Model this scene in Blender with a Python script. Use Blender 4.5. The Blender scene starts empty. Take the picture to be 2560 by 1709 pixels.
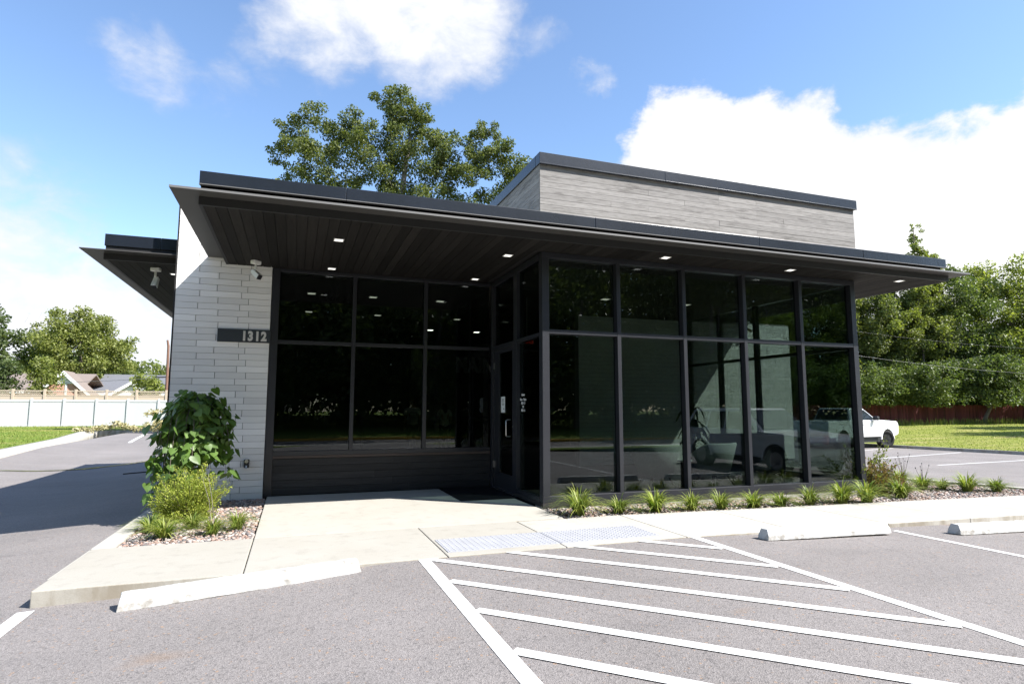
import bpy, bmesh, math, random
import numpy as np
from mathutils import Vector, Matrix
R = math.radians
random.seed(7)
SC = bpy.context.scene
COL = SC.collection

# ------------------------------------------------------------------ camera
cam_data = bpy.data.cameras.new('camera')
cam_data.sensor_width = 36.0
cam_data.lens = 1509.8 / 2560 * 36.0
cam_data.clip_end = 3000
cam = bpy.data.objects.new('camera', cam_data)
COL.objects.link(cam)
YAW, PITCH = 0.3453, 0.1112
fw = Vector((math.sin(YAW) * math.cos(PITCH), math.cos(YAW) * math.cos(PITCH), math.sin(PITCH)))
rt = Vector((math.cos(YAW), -math.sin(YAW), 0))
up = rt.cross(fw)
cam.matrix_world = Matrix(((rt.x, up.x, -fw.x, -3.4535), (rt.y, up.y, -fw.y, -8.2614), (rt.z, up.z, -fw.z, 1.4034), (0, 0, 0, 1)))
SC.camera = cam

# ------------------------------------------------------------------ sun, sky, exposure
SUN_TRAVEL = Vector((-0.77, 0.635, -1.0)).normalized()
sd = bpy.data.lights.new('sun', 'SUN')
sd.energy = 5.0
sd.angle = R(0.53)
sd.color = (1.0, 0.965, 0.92)
so = bpy.data.objects.new('sun', sd)
so.rotation_euler = SUN_TRAVEL.to_track_quat('-Z', 'Y').to_euler()
so.location = (20, -20, 30)
COL.objects.link(so)
SC.view_settings.view_transform = 'Standard'
SC.view_settings.look = 'None'
SC.view_settings.gamma = 1.0
SC.view_settings.use_curve_mapping = False
SC.view_settings.exposure = 1.3
SKY_STRENGTH = 0.116

world = bpy.data.worlds.new('World')
SC.world = world
world.use_nodes = True
wt = world.node_tree
wt.nodes.clear()
def wn(t, **kw):
    n = wt.nodes.new(t)
    for k, v in kw.items(): setattr(n, k, v)
    return n
def wl(a, b): wt.links.new(a, b)
def wmath(op, a, b=None, c=None, clamp=False):
    n = wn('ShaderNodeMath', operation=op); n.use_clamp = clamp
    for i, v in enumerate((a, b, c)):
        if v is None: continue
        if isinstance(v, (int, float)): n.inputs[i].default_value = v
        else: wl(v, n.inputs[i])
    return n.outputs[0]
w_out = wn('ShaderNodeOutputWorld'); w_bg = wn('ShaderNodeBackground')
w_bg.inputs['Strength'].default_value = SKY_STRENGTH
wl(w_bg.outputs[0], w_out.inputs[0])
sky = wn('ShaderNodeTexSky', sky_type='NISHITA')
sky.sun_disc = False
sky.sun_elevation = R(45.0)
sky.sun_rotation = math.atan2(0.77, -0.635)
sky.air_density = 1.0; sky.dust_density = 0.3; sky.ozone_density = 3.4
tc = wn('ShaderNodeTexCoord')
D = tc.outputs['Generated']
def noise(scale, detail=8, rough=0.6, zs=1.0, off=0.0, dist=0.0):
    m = wn('ShaderNodeMapping'); m.inputs['Scale'].default_value = (1, 1, zs); m.inputs['Location'].default_value = (off, off * .7, off * .3)
    wl(D, m.inputs['Vector'])
    n = wn('ShaderNodeTexNoise'); n.inputs['Scale'].default_value = scale; n.inputs['Detail'].default_value = detail
    n.inputs['Roughness'].default_value = rough; n.inputs['Distortion'].default_value = dist
    wl(m.outputs[0], n.inputs['Vector'])
    return n
warp = noise(4.0, 9, 0.6, 1.0, 3.1)
wsub = wn('ShaderNodeVectorMath', operation='SUBTRACT'); wl(warp.outputs['Color'], wsub.inputs[0]); wsub.inputs[1].default_value = (.5, .5, .5)
wsc = wn('ShaderNodeVectorMath', operation='SCALE'); wl(wsub.outputs[0], wsc.inputs[0]); wsc.inputs['Scale'].default_value = 0.19
wadd = wn('ShaderNodeVectorMath', operation='ADD'); wl(D, wadd.inputs[0]); wl(wsc.outputs[0], wadd.inputs[1])
DW = wadd.outputs[0]
def skydir(px, py):          # a fixed direction of the sky, worked out once from the photograph
    v = rt * ((px - 1280) / 1509.8) - up * ((py - 854.5) / 1509.8) + fw
    return v.normalized()
# (x, y, radius, weight): cloud banks by where they stand in the sky
BANKS = [(1690, 400, .155, 1.0), (1900, 480, .19, 1.0), (2160, 560, .21, 1.0), (2440, 620, .24, 1.0), (2700, 600, .25, 1.0), (1560, 540, .13, .9), (2900, 700, .3, 1.0),
         (2560, 500, .17, .95), (1800, 330, .07, .7), (2330, 480, .1, .75),
         (870, -40, .16, .8), (1060, 10, .16, .85), (1180, 60, .13, .85), (1080, 150, .09, .7), (760, 20, .10, .65), (1330, 90, .07, .5), (1455, 200, .04, .55), (1800, 205, .03, .42),
         (400, 150, .10, .47), (560, 190, .08, .42), (700, 100, .10, .42), (120, 850, .22, .92), (-200, 830, .3, .95), (370, 760, .15, .74), (320, 930, .14, .85), (60, 690, .12, .66), (-60, 640, .12, .6), (-400, 500, .2, .4)]
dens = None; dens_c = None
for ib, (x, y, r, w) in enumerate(BANKS):
    d = wn('ShaderNodeVectorMath', operation='DISTANCE'); wl(DW, d.inputs[0]); d.inputs[1].default_value = skydir(x, y)
    mr = wn('ShaderNodeMapRange', interpolation_type='SMOOTHSTEP')
    wl(d.outputs['Value'], mr.inputs['Value'])
    mr.inputs['From Min'].default_value = r * 1.15; mr.inputs['From Max'].default_value = r * .25
    mr.inputs['To Min'].default_value = 0; mr.inputs['To Max'].default_value = w
    if ib < 10: dens_c = mr.outputs[0] if dens_c is None else wmath('MAXIMUM', dens_c, mr.outputs[0])
    else: dens = mr.outputs[0] if dens is None else wmath('MAXIMUM', dens, mr.outputs[0])
# the rest of the sky (behind and beside the view) carries the same kind of scattered cloud
fdot = wn('ShaderNodeVectorMath', operation='DOT_PRODUCT'); wl(D, fdot.inputs[0]); fdot.inputs[1].default_value = fw
away = wn('ShaderNodeMapRange', interpolation_type='SMOOTHSTEP'); wl(fdot.outputs['Value'], away.inputs['Value'])
away.inputs['From Min'].default_value = .62; away.inputs['From Max'].default_value = .35
big = noise(1.9, 3, .5, 1.6, 8.3)
bigm = wn('ShaderNodeMapRange', interpolation_type='SMOOTHSTEP'); wl(big.outputs['Fac'], bigm.inputs['Value'])
bigm.inputs['From Min'].default_value = .5; bigm.inputs['From Max'].default_value = .68
dens = wmath('MAXIMUM', dens, wmath('MULTIPLY', away.outputs[0], wmath('MULTIPLY', bigm.outputs[0], .9)))
fine = noise(13.0, 10, .62, 1.7, 1.7, .25)
mid = noise(5.0, 6, .6, 1.5, 5.2)
tex = wmath('ADD', wmath('MULTIPLY', fine.outputs['Fac'], .55), wmath('MULTIPLY', mid.outputs['Fac'], .45))
# density = bank + (texture - .5) * k, then a ramp: crisp for the heaped cumulus, soft for the thin cloud
def cover(dn, k, lo, hi):
    tot_ = wmath('ADD', dn, wmath('MULTIPLY', wmath('SUBTRACT', tex, .5), k))
    rp = wn('ShaderNodeMapRange', interpolation_type='SMOOTHSTEP'); wl(tot_, rp.inputs['Value'])
    rp.inputs['From Min'].default_value = lo; rp.inputs['From Max'].default_value = hi
    gt = wn('ShaderNodeMapRange'); wl(dn, gt.inputs['Value']); gt.inputs['From Min'].default_value = .02; gt.inputs['From Max'].default_value = .3
    return wmath('MULTIPLY', rp.outputs[0], gt.outputs[0], clamp=True), tot_
a_s, tot_s = cover(dens, 1.5, .24, .95)
a_c, tot_c = cover(dens_c, 1.3, .36, .60)
alpha = wmath('MAXIMUM', a_s, a_c)
body = wmath('MAXIMUM', tot_s, wmath('ADD', tot_c, .25))
bodyf = wn('ShaderNodeMapRange'); wl(body, bodyf.inputs['Value']); bodyf.inputs['From Min'].default_value = .3; bodyf.inputs['From Max'].default_value = 1.15
shade = wn('ShaderNodeMix', data_type='RGBA')
wl(wmath('MULTIPLY', bodyf.outputs[0], wmath('ADD', wmath('MULTIPLY', mid.outputs['Fac'], .9), .5), clamp=True), shade.inputs['Factor'])
shade.inputs['A'].default_value = (2.35, 2.55, 3.05, 1); shade.inputs['B'].default_value = (4.3, 4.3, 4.3, 1)
skyg = wn('ShaderNodeMix', data_type='RGBA', blend_type='MULTIPLY'); skyg.inputs['Factor'].default_value = 1
wl(sky.outputs[0], skyg.inputs['A']); skyg.inputs['B'].default_value = (1.0, 1.0, 1.0, 1)
mixc = wn('ShaderNodeMix', data_type='RGBA')
wl(alpha, mixc.inputs['Factor']); wl(skyg.outputs['Result'], mixc.inputs['A']); wl(shade.outputs['Result'], mixc.inputs['B'])
wl(mixc.outputs['Result'], w_bg.inputs['Color'])

# ------------------------------------------------------------------ materials
def new_mat(name):
    m = bpy.data.materials.new(name); m.use_nodes = True
    nt = m.node_tree; nt.nodes.clear()
    return m, nt
class NT:
    def __init__(s, nt): s.t = nt
    def n(s, t, **kw):
        x = s.t.nodes.new(t)
        for k, v in kw.items():
            setattr(x, k, v)
        return x
    def l(s, a, b): s.t.links.new(a, b)
    def noise(s, co, scale, detail=4, rough=.55, stretch=(1, 1, 1)):
        mp = s.n('ShaderNodeMapping'); mp.inputs['Scale'].default_value = stretch; s.l(co, mp.inputs[0])
        x = s.n('ShaderNodeTexNoise'); x.inputs['Scale'].default_value = scale; x.inputs['Detail'].default_value = detail; x.inputs['Roughness'].default_value = rough
        s.l(mp.outputs[0], x.inputs['Vector']); return x.outputs['Fac']
    def rng(s, v, a, b, c=0., d=1.):
        x = s.n('ShaderNodeMapRange'); x.inputs['From Min'].default_value = a; x.inputs['From Max'].default_value = b
        x.inputs['To Min'].default_value = c; x.inputs['To Max'].default_value = d; s.l(v, x.inputs['Value']); return x.outputs[0]
    def mix(s, f, a, b, blend='MIX'):
        x = s.n('ShaderNodeMix', data_type='RGBA', blend_type=blend)
        for k, v in (('Factor', f), ('A', a), ('B', b)):
            if isinstance(v, (int, float)): x.inputs[k].default_value = v
            elif isinstance(v, tuple): x.inputs[k].default_value = (*v[:3], 1)
            else: s.l(v, x.inputs[k])
        return x.outputs['Result']
    def bump(s, h, strength=.3, dist=.01):
        b = s.n('ShaderNodeBump'); b.inputs['Strength'].default_value = strength; b.inputs['Distance'].default_value = dist; s.l(h, b.inputs['Height']); return b.outputs[0]
def pbr(name, color, rough=.6, spec=.4, metal=0., var=.0, vscale=3., stretch=(1, 1, 1), bump=0., bscale=40., bdist=.004, objvar=0., emit=None, coat=0., dark=None, dscale=2., island=0.):
    m, nt = new_mat(name); t = NT(nt)
    out = t.n('ShaderNodeOutputMaterial'); b = t.n('ShaderNodeBsdfPrincipled'); t.l(b.outputs[0], out.inputs[0])
    b.inputs['Roughness'].default_value = rough; b.inputs['Specular IOR Level'].default_value = spec; b.inputs['Metallic'].default_value = metal
    b.inputs['Coat Weight'].default_value = coat
    co = t.n('ShaderNodeTexCoord').outputs['Object']
    c = color
    if var:
        f = t.noise(co, vscale, 6, .6, stretch)
        c = t.mix(t.rng(f, .3, .7), tuple(v * (1 - var) for v in color), tuple(min(1, v * (1 + var)) for v in color))
    if dark:
        f = t.rng(t.noise(co, dscale, 5, .65, stretch), .5, .68)
        c = t.mix(f, c, dark)
    if objvar:
        r = t.n('ShaderNodeObjectInfo').outputs['Random']
        c = t.mix(1.0, c, t.mix(r, (1 - objvar,) * 3, (1 + objvar * .35,) * 3), 'MULTIPLY')
    if island:
        r = t.n('ShaderNodeNewGeometry').outputs['Random Per Island']
        c = t.mix(1.0, c, t.mix(r, (1 - island,) * 3, (1 + island,) * 3), 'MULTIPLY')
    if isinstance(c, tuple): b.inputs['Base Color'].default_value = (*c, 1)
    else: t.l(c, b.inputs['Base Color'])
    if bump: t.l(t.bump(t.noise(co, bscale, 5, .6, stretch), bump, bdist), b.inputs['Normal'])
    if emit:
        b.inputs['Emission Color'].default_value = (*emit[0], 1); b.inputs['Emission Strength'].default_value = emit[1]
    return m
def leafmat(name, c1, c2, rough=.45, trans=.35, objvar=.2, spec=.35):
    m, nt = new_mat(name); t = NT(nt)
    out = t.n('ShaderNodeOutputMaterial'); b = t.n('ShaderNodeBsdfPrincipled'); b.inputs['Roughness'].default_value = rough; b.inputs['Specular IOR Level'].default_value = spec
    isl = t.n('ShaderNodeNewGeometry').outputs['Random Per Island']
    c = t.mix(isl, c1, c2)
    r = t.n('ShaderNodeObjectInfo').outputs['Random']
    c = t.mix(1.0, c, t.mix(r, (1 - objvar, 1 - objvar, 1 - objvar), (1 + objvar, 1 + objvar * .8, 1)), 'MULTIPLY')
    t.l(c, b.inputs['Base Color'])
    tr = t.n('ShaderNodeBsdfTranslucent'); t.l(t.mix(1.0, c, (1.25, 1.35, .55), 'MULTIPLY'), tr.inputs[0])
    mx = t.n('ShaderNodeMixShader'); mx.inputs[0].default_value = trans
    t.l(b.outputs[0], mx.inputs[1]); t.l(tr.outputs[0], mx.inputs[2]); t.l(mx.outputs[0], out.inputs[0])
    return m
def glassmat(name, tint, ior):
    m, nt = new_mat(name); t = NT(nt)
    out = t.n('ShaderNodeOutputMaterial'); tr = t.n('ShaderNodeBsdfTransparent'); tr.inputs[0].default_value = (*tint, 1)
    gl = t.n('ShaderNodeBsdfGlossy'); gl.inputs['Roughness'].default_value = 0.0; gl.inputs[0].default_value = (.92, .96, 1, 1)
    co = t.n('ShaderNodeTexCoord').outputs['Object']
    bp = t.bump(t.noise(co, .9, 1, .5), .004, .02); t.l(bp, gl.inputs['Normal'])
    fr = t.n('ShaderNodeFresnel'); fr.inputs['IOR'].default_value = ior
    g = t.n('ShaderNodeNewGeometry')
    # the same glass seen from inside the pane has the same reflectance
    mx = t.n('ShaderNodeMixShader')
    lw = t.n('ShaderNodeLayerWeight'); lw.inputs['Blend'].default_value = .25
    f0 = ((ior - 1) / (ior + 1)) ** 2
    sch = t.n('ShaderNodeMath', operation='POWER'); t.l(lw.outputs['Facing'], sch.inputs[0]); sch.inputs[1].default_value = 4.2
    t.l(t.rng(sch.outputs[0], 0, 1, f0, .9), mx.inputs[0])
    t.l(tr.outputs[0], mx.inputs[1]); t.l(gl.outputs[0], mx.inputs[2]); t.l(mx.outputs[0], out.inputs[0])
    return m
def asphalt_mat():
    m, nt = new_mat('asphalt'); t = NT(nt)
    out = t.n('ShaderNodeOutputMaterial'); b = t.n('ShaderNodeBsdfPrincipled'); t.l(b.outputs[0], out.inputs[0])
    co = t.n('ShaderNodeTexCoord').outputs['Object']
    v = t.n('ShaderNodeTexVoronoi'); v.inputs['Scale'].default_value = 130; t.l(co, v.inputs['Vector'])
    v2 = t.n('ShaderNodeTexVoronoi'); v2.inputs['Scale'].default_value = 70; t.l(co, v2.inputs['Vector'])
    sep = t.n('ShaderNodeSeparateColor'); t.l(v.outputs['Color'], sep.inputs[0])
    sep2 = t.n('ShaderNodeSeparateColor'); t.l(v2.outputs['Color'], sep2.inputs[0])
    c = t.mix(sep.outputs[0], (.132, .1205, .114), (.21, .193, .184))
    c = t.mix(t.rng(sep2.outputs[0], .0, .16, .65, 0), c, (.075, .07, .068))
    c = t.mix(t.rng(sep2.outputs[1], .982, .99), c, (.23, .165, .12))
    big = t.noise(co, .42, 6, .62)
    c = t.mix(t.rng(big, .32, .68), c, t.mix(1.0, c, (1.24, 1.24, 1.25), 'MULTIPLY'))
    streak = t.noise(co, 1.1, 5, .6, (.35, 1.6, 1))
    c = t.mix(t.rng(streak, .52, .75, 0, .5), c, t.mix(1.0, c, (.74, .75, .77), 'MULTIPLY'))
    stain = t.noise(co, .6, 4, .5, (1.3, 2.4, 1))
    c = t.mix(t.rng(stain, .66, .74, 0, .35), c, (.22, .145, .09))
    cr = t.n('ShaderNodeTexVoronoi', feature='DISTANCE_TO_EDGE'); cr.inputs['Scale'].default_value = .23
    wob = t.n('ShaderNodeVectorMath', operation='ADD'); nz = t.n('ShaderNodeTexNoise'); nz.inputs['Scale'].default_value = 1.5; t.l(co, nz.inputs['Vector'])
    t.l(co, wob.inputs[0]); t.l(nz.outputs['Color'], wob.inputs[1]); t.l(wob.outputs[0], cr.inputs['Vector'])
    c = t.mix(t.rng(cr.outputs['Distance'], .0, .005, .2, 0), c, (.06, .055, .055))
    t.l(c, b.inputs['Base Color']); b.inputs['Roughness'].default_value = .85; b.inputs['Specular IOR Level'].default_value = .3
    t.l(t.bump(v.outputs['Distance'], .55, .006), b.inputs['Normal'])
    return m
def concrete_mat(name, base, warm):
    m, nt = new_mat(name); t = NT(nt)
    out = t.n('ShaderNodeOutputMaterial'); b = t.n('ShaderNodeBsdfPrincipled'); t.l(b.outputs[0], out.inputs[0])
    g = t.n('ShaderNodeNewGeometry'); co = g.outputs['Position']
    c = t.mix(t.rng(t.noise(co, .9, 6, .65), .3, .7), base, warm)
    c = t.mix(t.rng(t.noise(co, 5, 6, .7), .52, .72, 0, .5), c, tuple(v * .72 for v in warm))
    c = t.mix(t.rng(t.noise(co, 90, 3, .6), .35, .65), t.mix(1.0, c, (.9, .9, .9), 'MULTIPLY'), c)
    # dirt on upright faces (kerb face) with a shape of its own
    sx = t.n('ShaderNodeSeparateXYZ'); t.l(g.outputs['Normal'], sx.inputs[0])
    up_ = t.rng(sx.outputs[2], .2, .8, 1, 0)
    dn = t.rng(t.noise(co, 3.5, 5, .7, (1, 1, .3)), .42, .62, 0, .75)
    mul = t.n('ShaderNodeMath', operation='MULTIPLY'); t.l(up_, mul.inputs[0]); t.l(dn, mul.inputs[1])
    c = t.mix(mul.outputs[0], c, (.215, .185, .14))
    r = t.n('ShaderNodeObjectInfo').outputs['Random']
    c = t.mix(1.0, c, t.mix(r, (.86, .85, .83), (1.04, 1.04, 1.04)), 'MULTIPLY')
    t.l(c, b.inputs['Base Color']); b.inputs['Roughness'].default_value = .85; b.inputs['Specular IOR Level'].default_value = .25
    t.l(t.bump(t.noise(co, 140, 4, .6), .25, .002), b.inputs['Normal'])
    return m
def grass_mat(name, c1, c2, dry):
    m, nt = new_mat(name); t = NT(nt)
    out = t.n('ShaderNodeOutputMaterial'); b = t.n('ShaderNodeBsdfPrincipled'); t.l(b.outputs[0], out.inputs[0])
    co = t.n('ShaderNodeTexCoord').outputs['Object']
    c = t.mix(t.rng(t.noise(co, 14, 6, .7), .3, .7), c1, c2)
    c = t.mix(t.rng(t.noise(co, .35, 5, .6, (.5, 2.2, 1)), .5, .68, 0, .8), c, dry)
    c = t.mix(t.rng(t.noise(co, 3.0, 4, .6), .35, .6, .0, .5), c, t.mix(1., c, (.65, .75, .6), 'MULTIPLY'))
    t.l(c, b.inputs['Base Color']); b.inputs['Roughness'].default_value = .9; b.inputs['Specular IOR Level'].default_value = .1
    t.l(t.bump(t.noise(co, 26, 5, .7), 1.0, .06), b.inputs['Normal'])
    return m
def woodmat(name, c1, c2, dark, axis, rough=.7, objvar=.3, spec=.25):
    m, nt = new_mat(name); t = NT(nt)
    out = t.n('ShaderNodeOutputMaterial'); b = t.n('ShaderNodeBsdfPrincipled'); t.l(b.outputs[0], out.inputs[0])
    tcn = t.n('ShaderNodeTexCoord'); oi = t.n('ShaderNodeObjectInfo')
    off = t.n('ShaderNodeVectorMath', operation='ADD'); t.l(tcn.outputs['Object'], off.inputs[0])
    cmb = t.n('ShaderNodeCombineXYZ'); sc_ = t.n('ShaderNodeMath', operation='MULTIPLY'); t.l(oi.outputs['Random'], sc_.inputs[0]); sc_.inputs[1].default_value = 37.
    for i in range(3): t.l(sc_.outputs[0], cmb.inputs[i])
    t.l(cmb.outputs[0], off.inputs[1]); co = off.outputs[0]
    st = [22, 22, 22]; st[axis] = 1.1
    g = t.noise(co, 1.4, 6, .65, tuple(st))
    st2 = [6, 6, 6]; st2[axis] = .9
    k = t.noise(co, 1.6, 5, .7, tuple(st2))
    c = t.mix(t.rng(g, .3, .7), c1, c2)
    c = t.mix(t.rng(k, .53, .68, 0, .65), c, dark)
    fx = [90, 90, 90]; fx[axis] = 6
    c = t.mix(t.rng(t.noise(co, 1., 3, .6, tuple(fx)), .45, .7, 0, .5), c, dark)
    c = t.mix(1.0, c, t.mix(oi.outputs['Random'], (1 - objvar,) * 3, (1 + objvar * .4,) * 3), 'MULTIPLY')
    t.l(c, b.inputs['Base Color']); b.inputs['Roughness'].default_value = rough; b.inputs['Specular IOR Level'].default_value = spec
    t.l(t.bump(g, .3, .003), b.inputs['Normal'])
    return m
def paintline_mat():
    m, nt = new_mat('line_paint'); t = NT(nt)
    out = t.n('ShaderNodeOutputMaterial'); b = t.n('ShaderNodeBsdfPrincipled'); t.l(b.outputs[0], out.inputs[0])
    co = t.n('ShaderNodeNewGeometry').outputs['Position']
    c = t.mix(t.rng(t.noise(co, 2.2, 5, .7), .35, .7), (.60, .60, .585), (.50, .495, .475))
    c = t.mix(t.rng(t.noise(co, 55, 5, .8), .57, .66, 0, .8), c, (.24, .225, .215))
    t.l(c, b.inputs['Base Color']); b.inputs['Roughness'].default_value = .75
    t.l(t.bump(t.noise(co, 110, 3, .6), .5, .003), b.inputs['Normal'])
    return m
def gravel_mat(name):
    m, nt = new_mat(name); t = NT(nt)
    out = t.n('ShaderNodeOutputMaterial'); b = t.n('ShaderNodeBsdfPrincipled'); t.l(b.outputs[0], out.inputs[0])
    isl = t.n('ShaderNodeNewGeometry').outputs['Random Per Island']
    cr = t.n('ShaderNodeValToRGB'); t.l(isl, cr.inputs[0]); e = cr.color_ramp; e.interpolation = 'CONSTANT'
    cols = [(.33, .235, .19), (.41, .36, .32), (.19, .17, .165), (.42, .28, .22), (.56, .52, .48), (.14, .135, .14), (.40, .29, .24), (.48, .44, .41)]
    e.elements[0].color = (*cols[0], 1); e.elements[1].position = 1 / 8; e.elements[1].color = (*cols[1], 1)
    for i in range(2, 8):
        q = e.elements.new(i / 8); q.color = (*cols[i], 1)
    co = t.n('ShaderNodeTexCoord').outputs['Object']
    t.l(t.mix(t.rng(t.noise(co, 60, 4, .6), .3, .7), t.mix(1., cr.outputs[0], (.6, .58, .57), 'MULTIPLY'), t.mix(1., cr.outputs[0], (.88, .85, .84), 'MULTIPLY')), b.inputs['Base Color'])
    b.inputs['Roughness'].default_value = .7
    return m

M = {}
M['asphalt'] = asphalt_mat()
M['concrete'] = concrete_mat('concrete', (.435, .42, .38), (.40, .38, .335))
M['aged'] = concrete_mat('aged_concrete', (.365, .35, .312), (.332, .313, .272))
M['foundation'] = concrete_mat('foundation_concrete', (.40, .39, .36), (.34, .33, .30))
M['line'] = paintline_mat()
M['wheelstop'] = pbr('wheel_stop_paint', (.47, .47, .455), .7, var=.05, vscale=2, dark=(.24, .225, .20), dscale=7., bump=.4, bscale=30, bdist=.006)
M['tile'] = pbr('wall_tile', (.83, .815, .785), .75, var=.06, vscale=2.2, stretch=(.6, 1, 2.5), objvar=.17, bump=.3, bscale=70, bdist=.002)
M['mortar'] = pbr('mortar', (.27, .265, .26), .9)
M['fascia'] = pbr('fascia_metal', (.013, .0165, .024), .27, .55, 0., var=.2, vscale=1.1, stretch=(1, 1, .6), bump=.16, bscale=2.2, bdist=.02)
M['slot_shade'] = pbr('slot_shade_black', (.006, .006, .006), .9, .1)  # near-black colour that paints in the shade of the slot under the cap
M['edge'] = pbr('sunlit_flange_edge', (.15, .148, .145), .45, .4)  # flange metal made lighter, its sunlit edge line painted into the colour
M['fascia_matt'] = pbr('flange_metal', (.060, .058, .055), .5, .4, var=.08, vscale=1.)
M['black'] = pbr('black_board', (.028, .027, .027), .55, .3)
M['frame'] = pbr('anodised_frame', (.021, .022, .027), .36, .55, var=.1, vscale=2.5, bump=.05, bscale=60)
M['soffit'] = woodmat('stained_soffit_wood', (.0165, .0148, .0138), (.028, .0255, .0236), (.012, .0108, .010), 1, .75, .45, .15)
M['siding'] = woodmat('weathered_siding_wood', (.245, .234, .222), (.305, .294, .282), (.09, .083, .078), 0, .8, .16, .15)
M['siding_side'] = woodmat('weathered_side_wood', (.245, .234, .222), (.305, .294, .282), (.09, .083, .078), 1, .8, .16, .15)
M['basewood'] = woodmat('dark_base_wood', (.022, .021, .022), (.05, .047, .046), (.012, .012, .013), 0, .55, .35, .35)
M['ledge'] = pbr('wood_ledge', (.09, .065, .052), .6, var=.2, vscale=3, stretch=(.3, 1, 1))
M['glass'] = glassmat('tinted_glass', (.50, .55, .528), 1.58)
M['doorglass'] = glassmat('door_glass', (.50, .55, .528), 1.58)
M['white_metal'] = pbr('white_metal', (.78, .77, .73), .4)
M['steel'] = pbr('brushed_steel', (.5, .5, .5), .3, metal=1.)
M['sign_face'] = pbr('sign_plate', (.036, .042, .047), .5, var=.1)
M['numeral'] = pbr('numeral_metal', (.62, .60, .55), .4)
M['lamp'] = pbr('lit_diffuser', (.8, .8, .78), .5, emit=((1., .97, .92), .55))
M['inlamp'] = pbr('lit_panel', (.8, .8, .78), .5, emit=((1., .93, .80), .45))
M['inlamp2'] = pbr('lit_panel_bright', (.8, .8, .78), .5, emit=((1., .94, .84), 4.5))
M['exit'] = pbr('exit_red', (.5, .02, .02), .5, emit=((1., .06, .03), .05))
M['inwall'] = pbr('interior_wall', (.12, .118, .112), .8, var=.05)
M['inceil'] = pbr('interior_ceiling', (.085, .07, .058), .9, var=.08, vscale=1)
M['infloor'] = pbr('interior_floor', (.06, .057, .052), .35, var=.12, vscale=2)
M['boucle'] = pbr('grey_boucle', (.58, .59, .57), .95, .1, var=.45, vscale=90, bump=1., bscale=85, bdist=.015)
M['sofa'] = pbr('charcoal_fabric', (.10, .10, .115), .9, .15, var=.15, vscale=60, bump=.5, bscale=80, bdist=.005)
M['darkwood'] = pbr('dark_wood', (.03, .022, .018), .5)
M['mat'] = pbr('rubber_mat', (.012, .012, .014), .9, .1, var=.4, vscale=6, bump=.8, bscale=120)
M['pad'] = pbr('tactile_pad', (.31, .315, .335), .6, var=.09, vscale=4)
M['soil'] = pbr('bed_soil', (.13, .10, .085), .95, var=.35, vscale=12, bump=.8, bscale=40, bdist=.02)
M['gravel'] = gravel_mat('river_gravel')
M['bark'] = pbr('bark', (.15, .125, .105), .9, var=.35, vscale=9, stretch=(2.5, 2.5, .5), bump=.9, bscale=16, bdist=.03)
M['twig'] = pbr('pale_twig', (.19, .165, .14), .85, var=.2, vscale=9)
M['oakleaf'] = leafmat('oak_leaf', (.055, .080, .022), (.17, .19, .065), .5, .35, .1, .25)
M['leafA'] = leafmat('broad_leaf', (.105, .135, .036), (.25, .285, .09), .5, .42, .28)
M['leafB'] = leafmat('dark_broad_leaf', (.055, .088, .03), (.15, .19, .07), .5, .38, .25)
M['leafY'] = leafmat('yellowing_leaf', (.13, .165, .03), (.29, .31, .085), .5, .35, .2)
M['leafDry'] = leafmat('faded_leaf', (.32, .29, .15), (.55, .49, .29), .7, .2, .1)
M['redbud'] = leafmat('redbud_leaf', (.105, .185, .048), (.105, .185, .048), .42, .34, .3, .4)
M['gold'] = leafmat('golden_needle', (.15, .21, .028), (.40, .43, .075), .6, .3, .05)
M['blade'] = leafmat('grass_blade', (.075, .14, .022), (.30, .33, .085), .5, .3, .15)
M['dryblade'] = leafmat('dry_blade', (.26, .19, .10), (.42, .34, .2), .7, .2, .1)
M['nandina'] = leafmat('nandina_leaf', (.10, .12, .03), (.26, .14, .06), .5, .3, .1)
M['lawn'] = grass_mat('lawn_grass', (.10, .165, .020), (.20, .26, .045), (.34, .27, .12))
M['lawnR'] = grass_mat('yellowish_lawn_grass', (.16, .19, .035), (.30, .31, .075), (.40, .33, .15))  # paler, yellower grass of the right lawn
M['grassblade'] = leafmat('lawn_blade', (.12, .18, .03), (.26, .28, .07), .6, .3, .1)
M['vinyl'] = pbr('white_vinyl', (.45, .45, .465), .45, var=.03, vscale=.8)
M['tan'] = pbr('tan_vinyl', (.44, .36, .27), .6, objvar=.05)
M['redwood'] = pbr('red_fence_wood', (.15, .038, .036), .85, var=.35, vscale=3, stretch=(3, 3, .6), objvar=.4)
M['shingleB'] = pbr('brown_shingle', (.185, .15, .13), .9, var=.16, vscale=14, stretch=(1, 1, 3))
M['shingleG'] = pbr('grey_shingle', (.12, .123, .135), .9, var=.2, vscale=10, stretch=(1, 1, 3))
M['trim'] = pbr('white_trim', (.72, .72, .70), .6)
M['pole'] = pbr('weathered_pole', (.16, .085, .06), .8, var=.3, vscale=4, stretch=(4, 4, .4))
M['wire'] = pbr('cable', (.14, .14, .14), .5)
M['rubber'] = pbr('tyre_rubber', (.022, .022, .022), .8, .2)
M['blackplastic'] = pbr('black_plastic', (.02, .02, .022), .5)
M['carwhite'] = pbr('white_car_paint', (.74, .75, .76), .25, .5, coat=.6)
M['carsilver'] = pbr('pale_car_paint', (.76, .77, .78), .28, .5, coat=.6)
M['carglass'] = pbr('car_glass', (.02, .025, .03), .04, .6)
M['lens'] = pbr('lamp_lens', (.6, .6, .62), .1, .6)
M['redlens'] = pbr('tail_lens', (.35, .02, .02), .2)
M['rim'] = pbr('black_rim', (.035, .035, .037), .35, .5)
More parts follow.
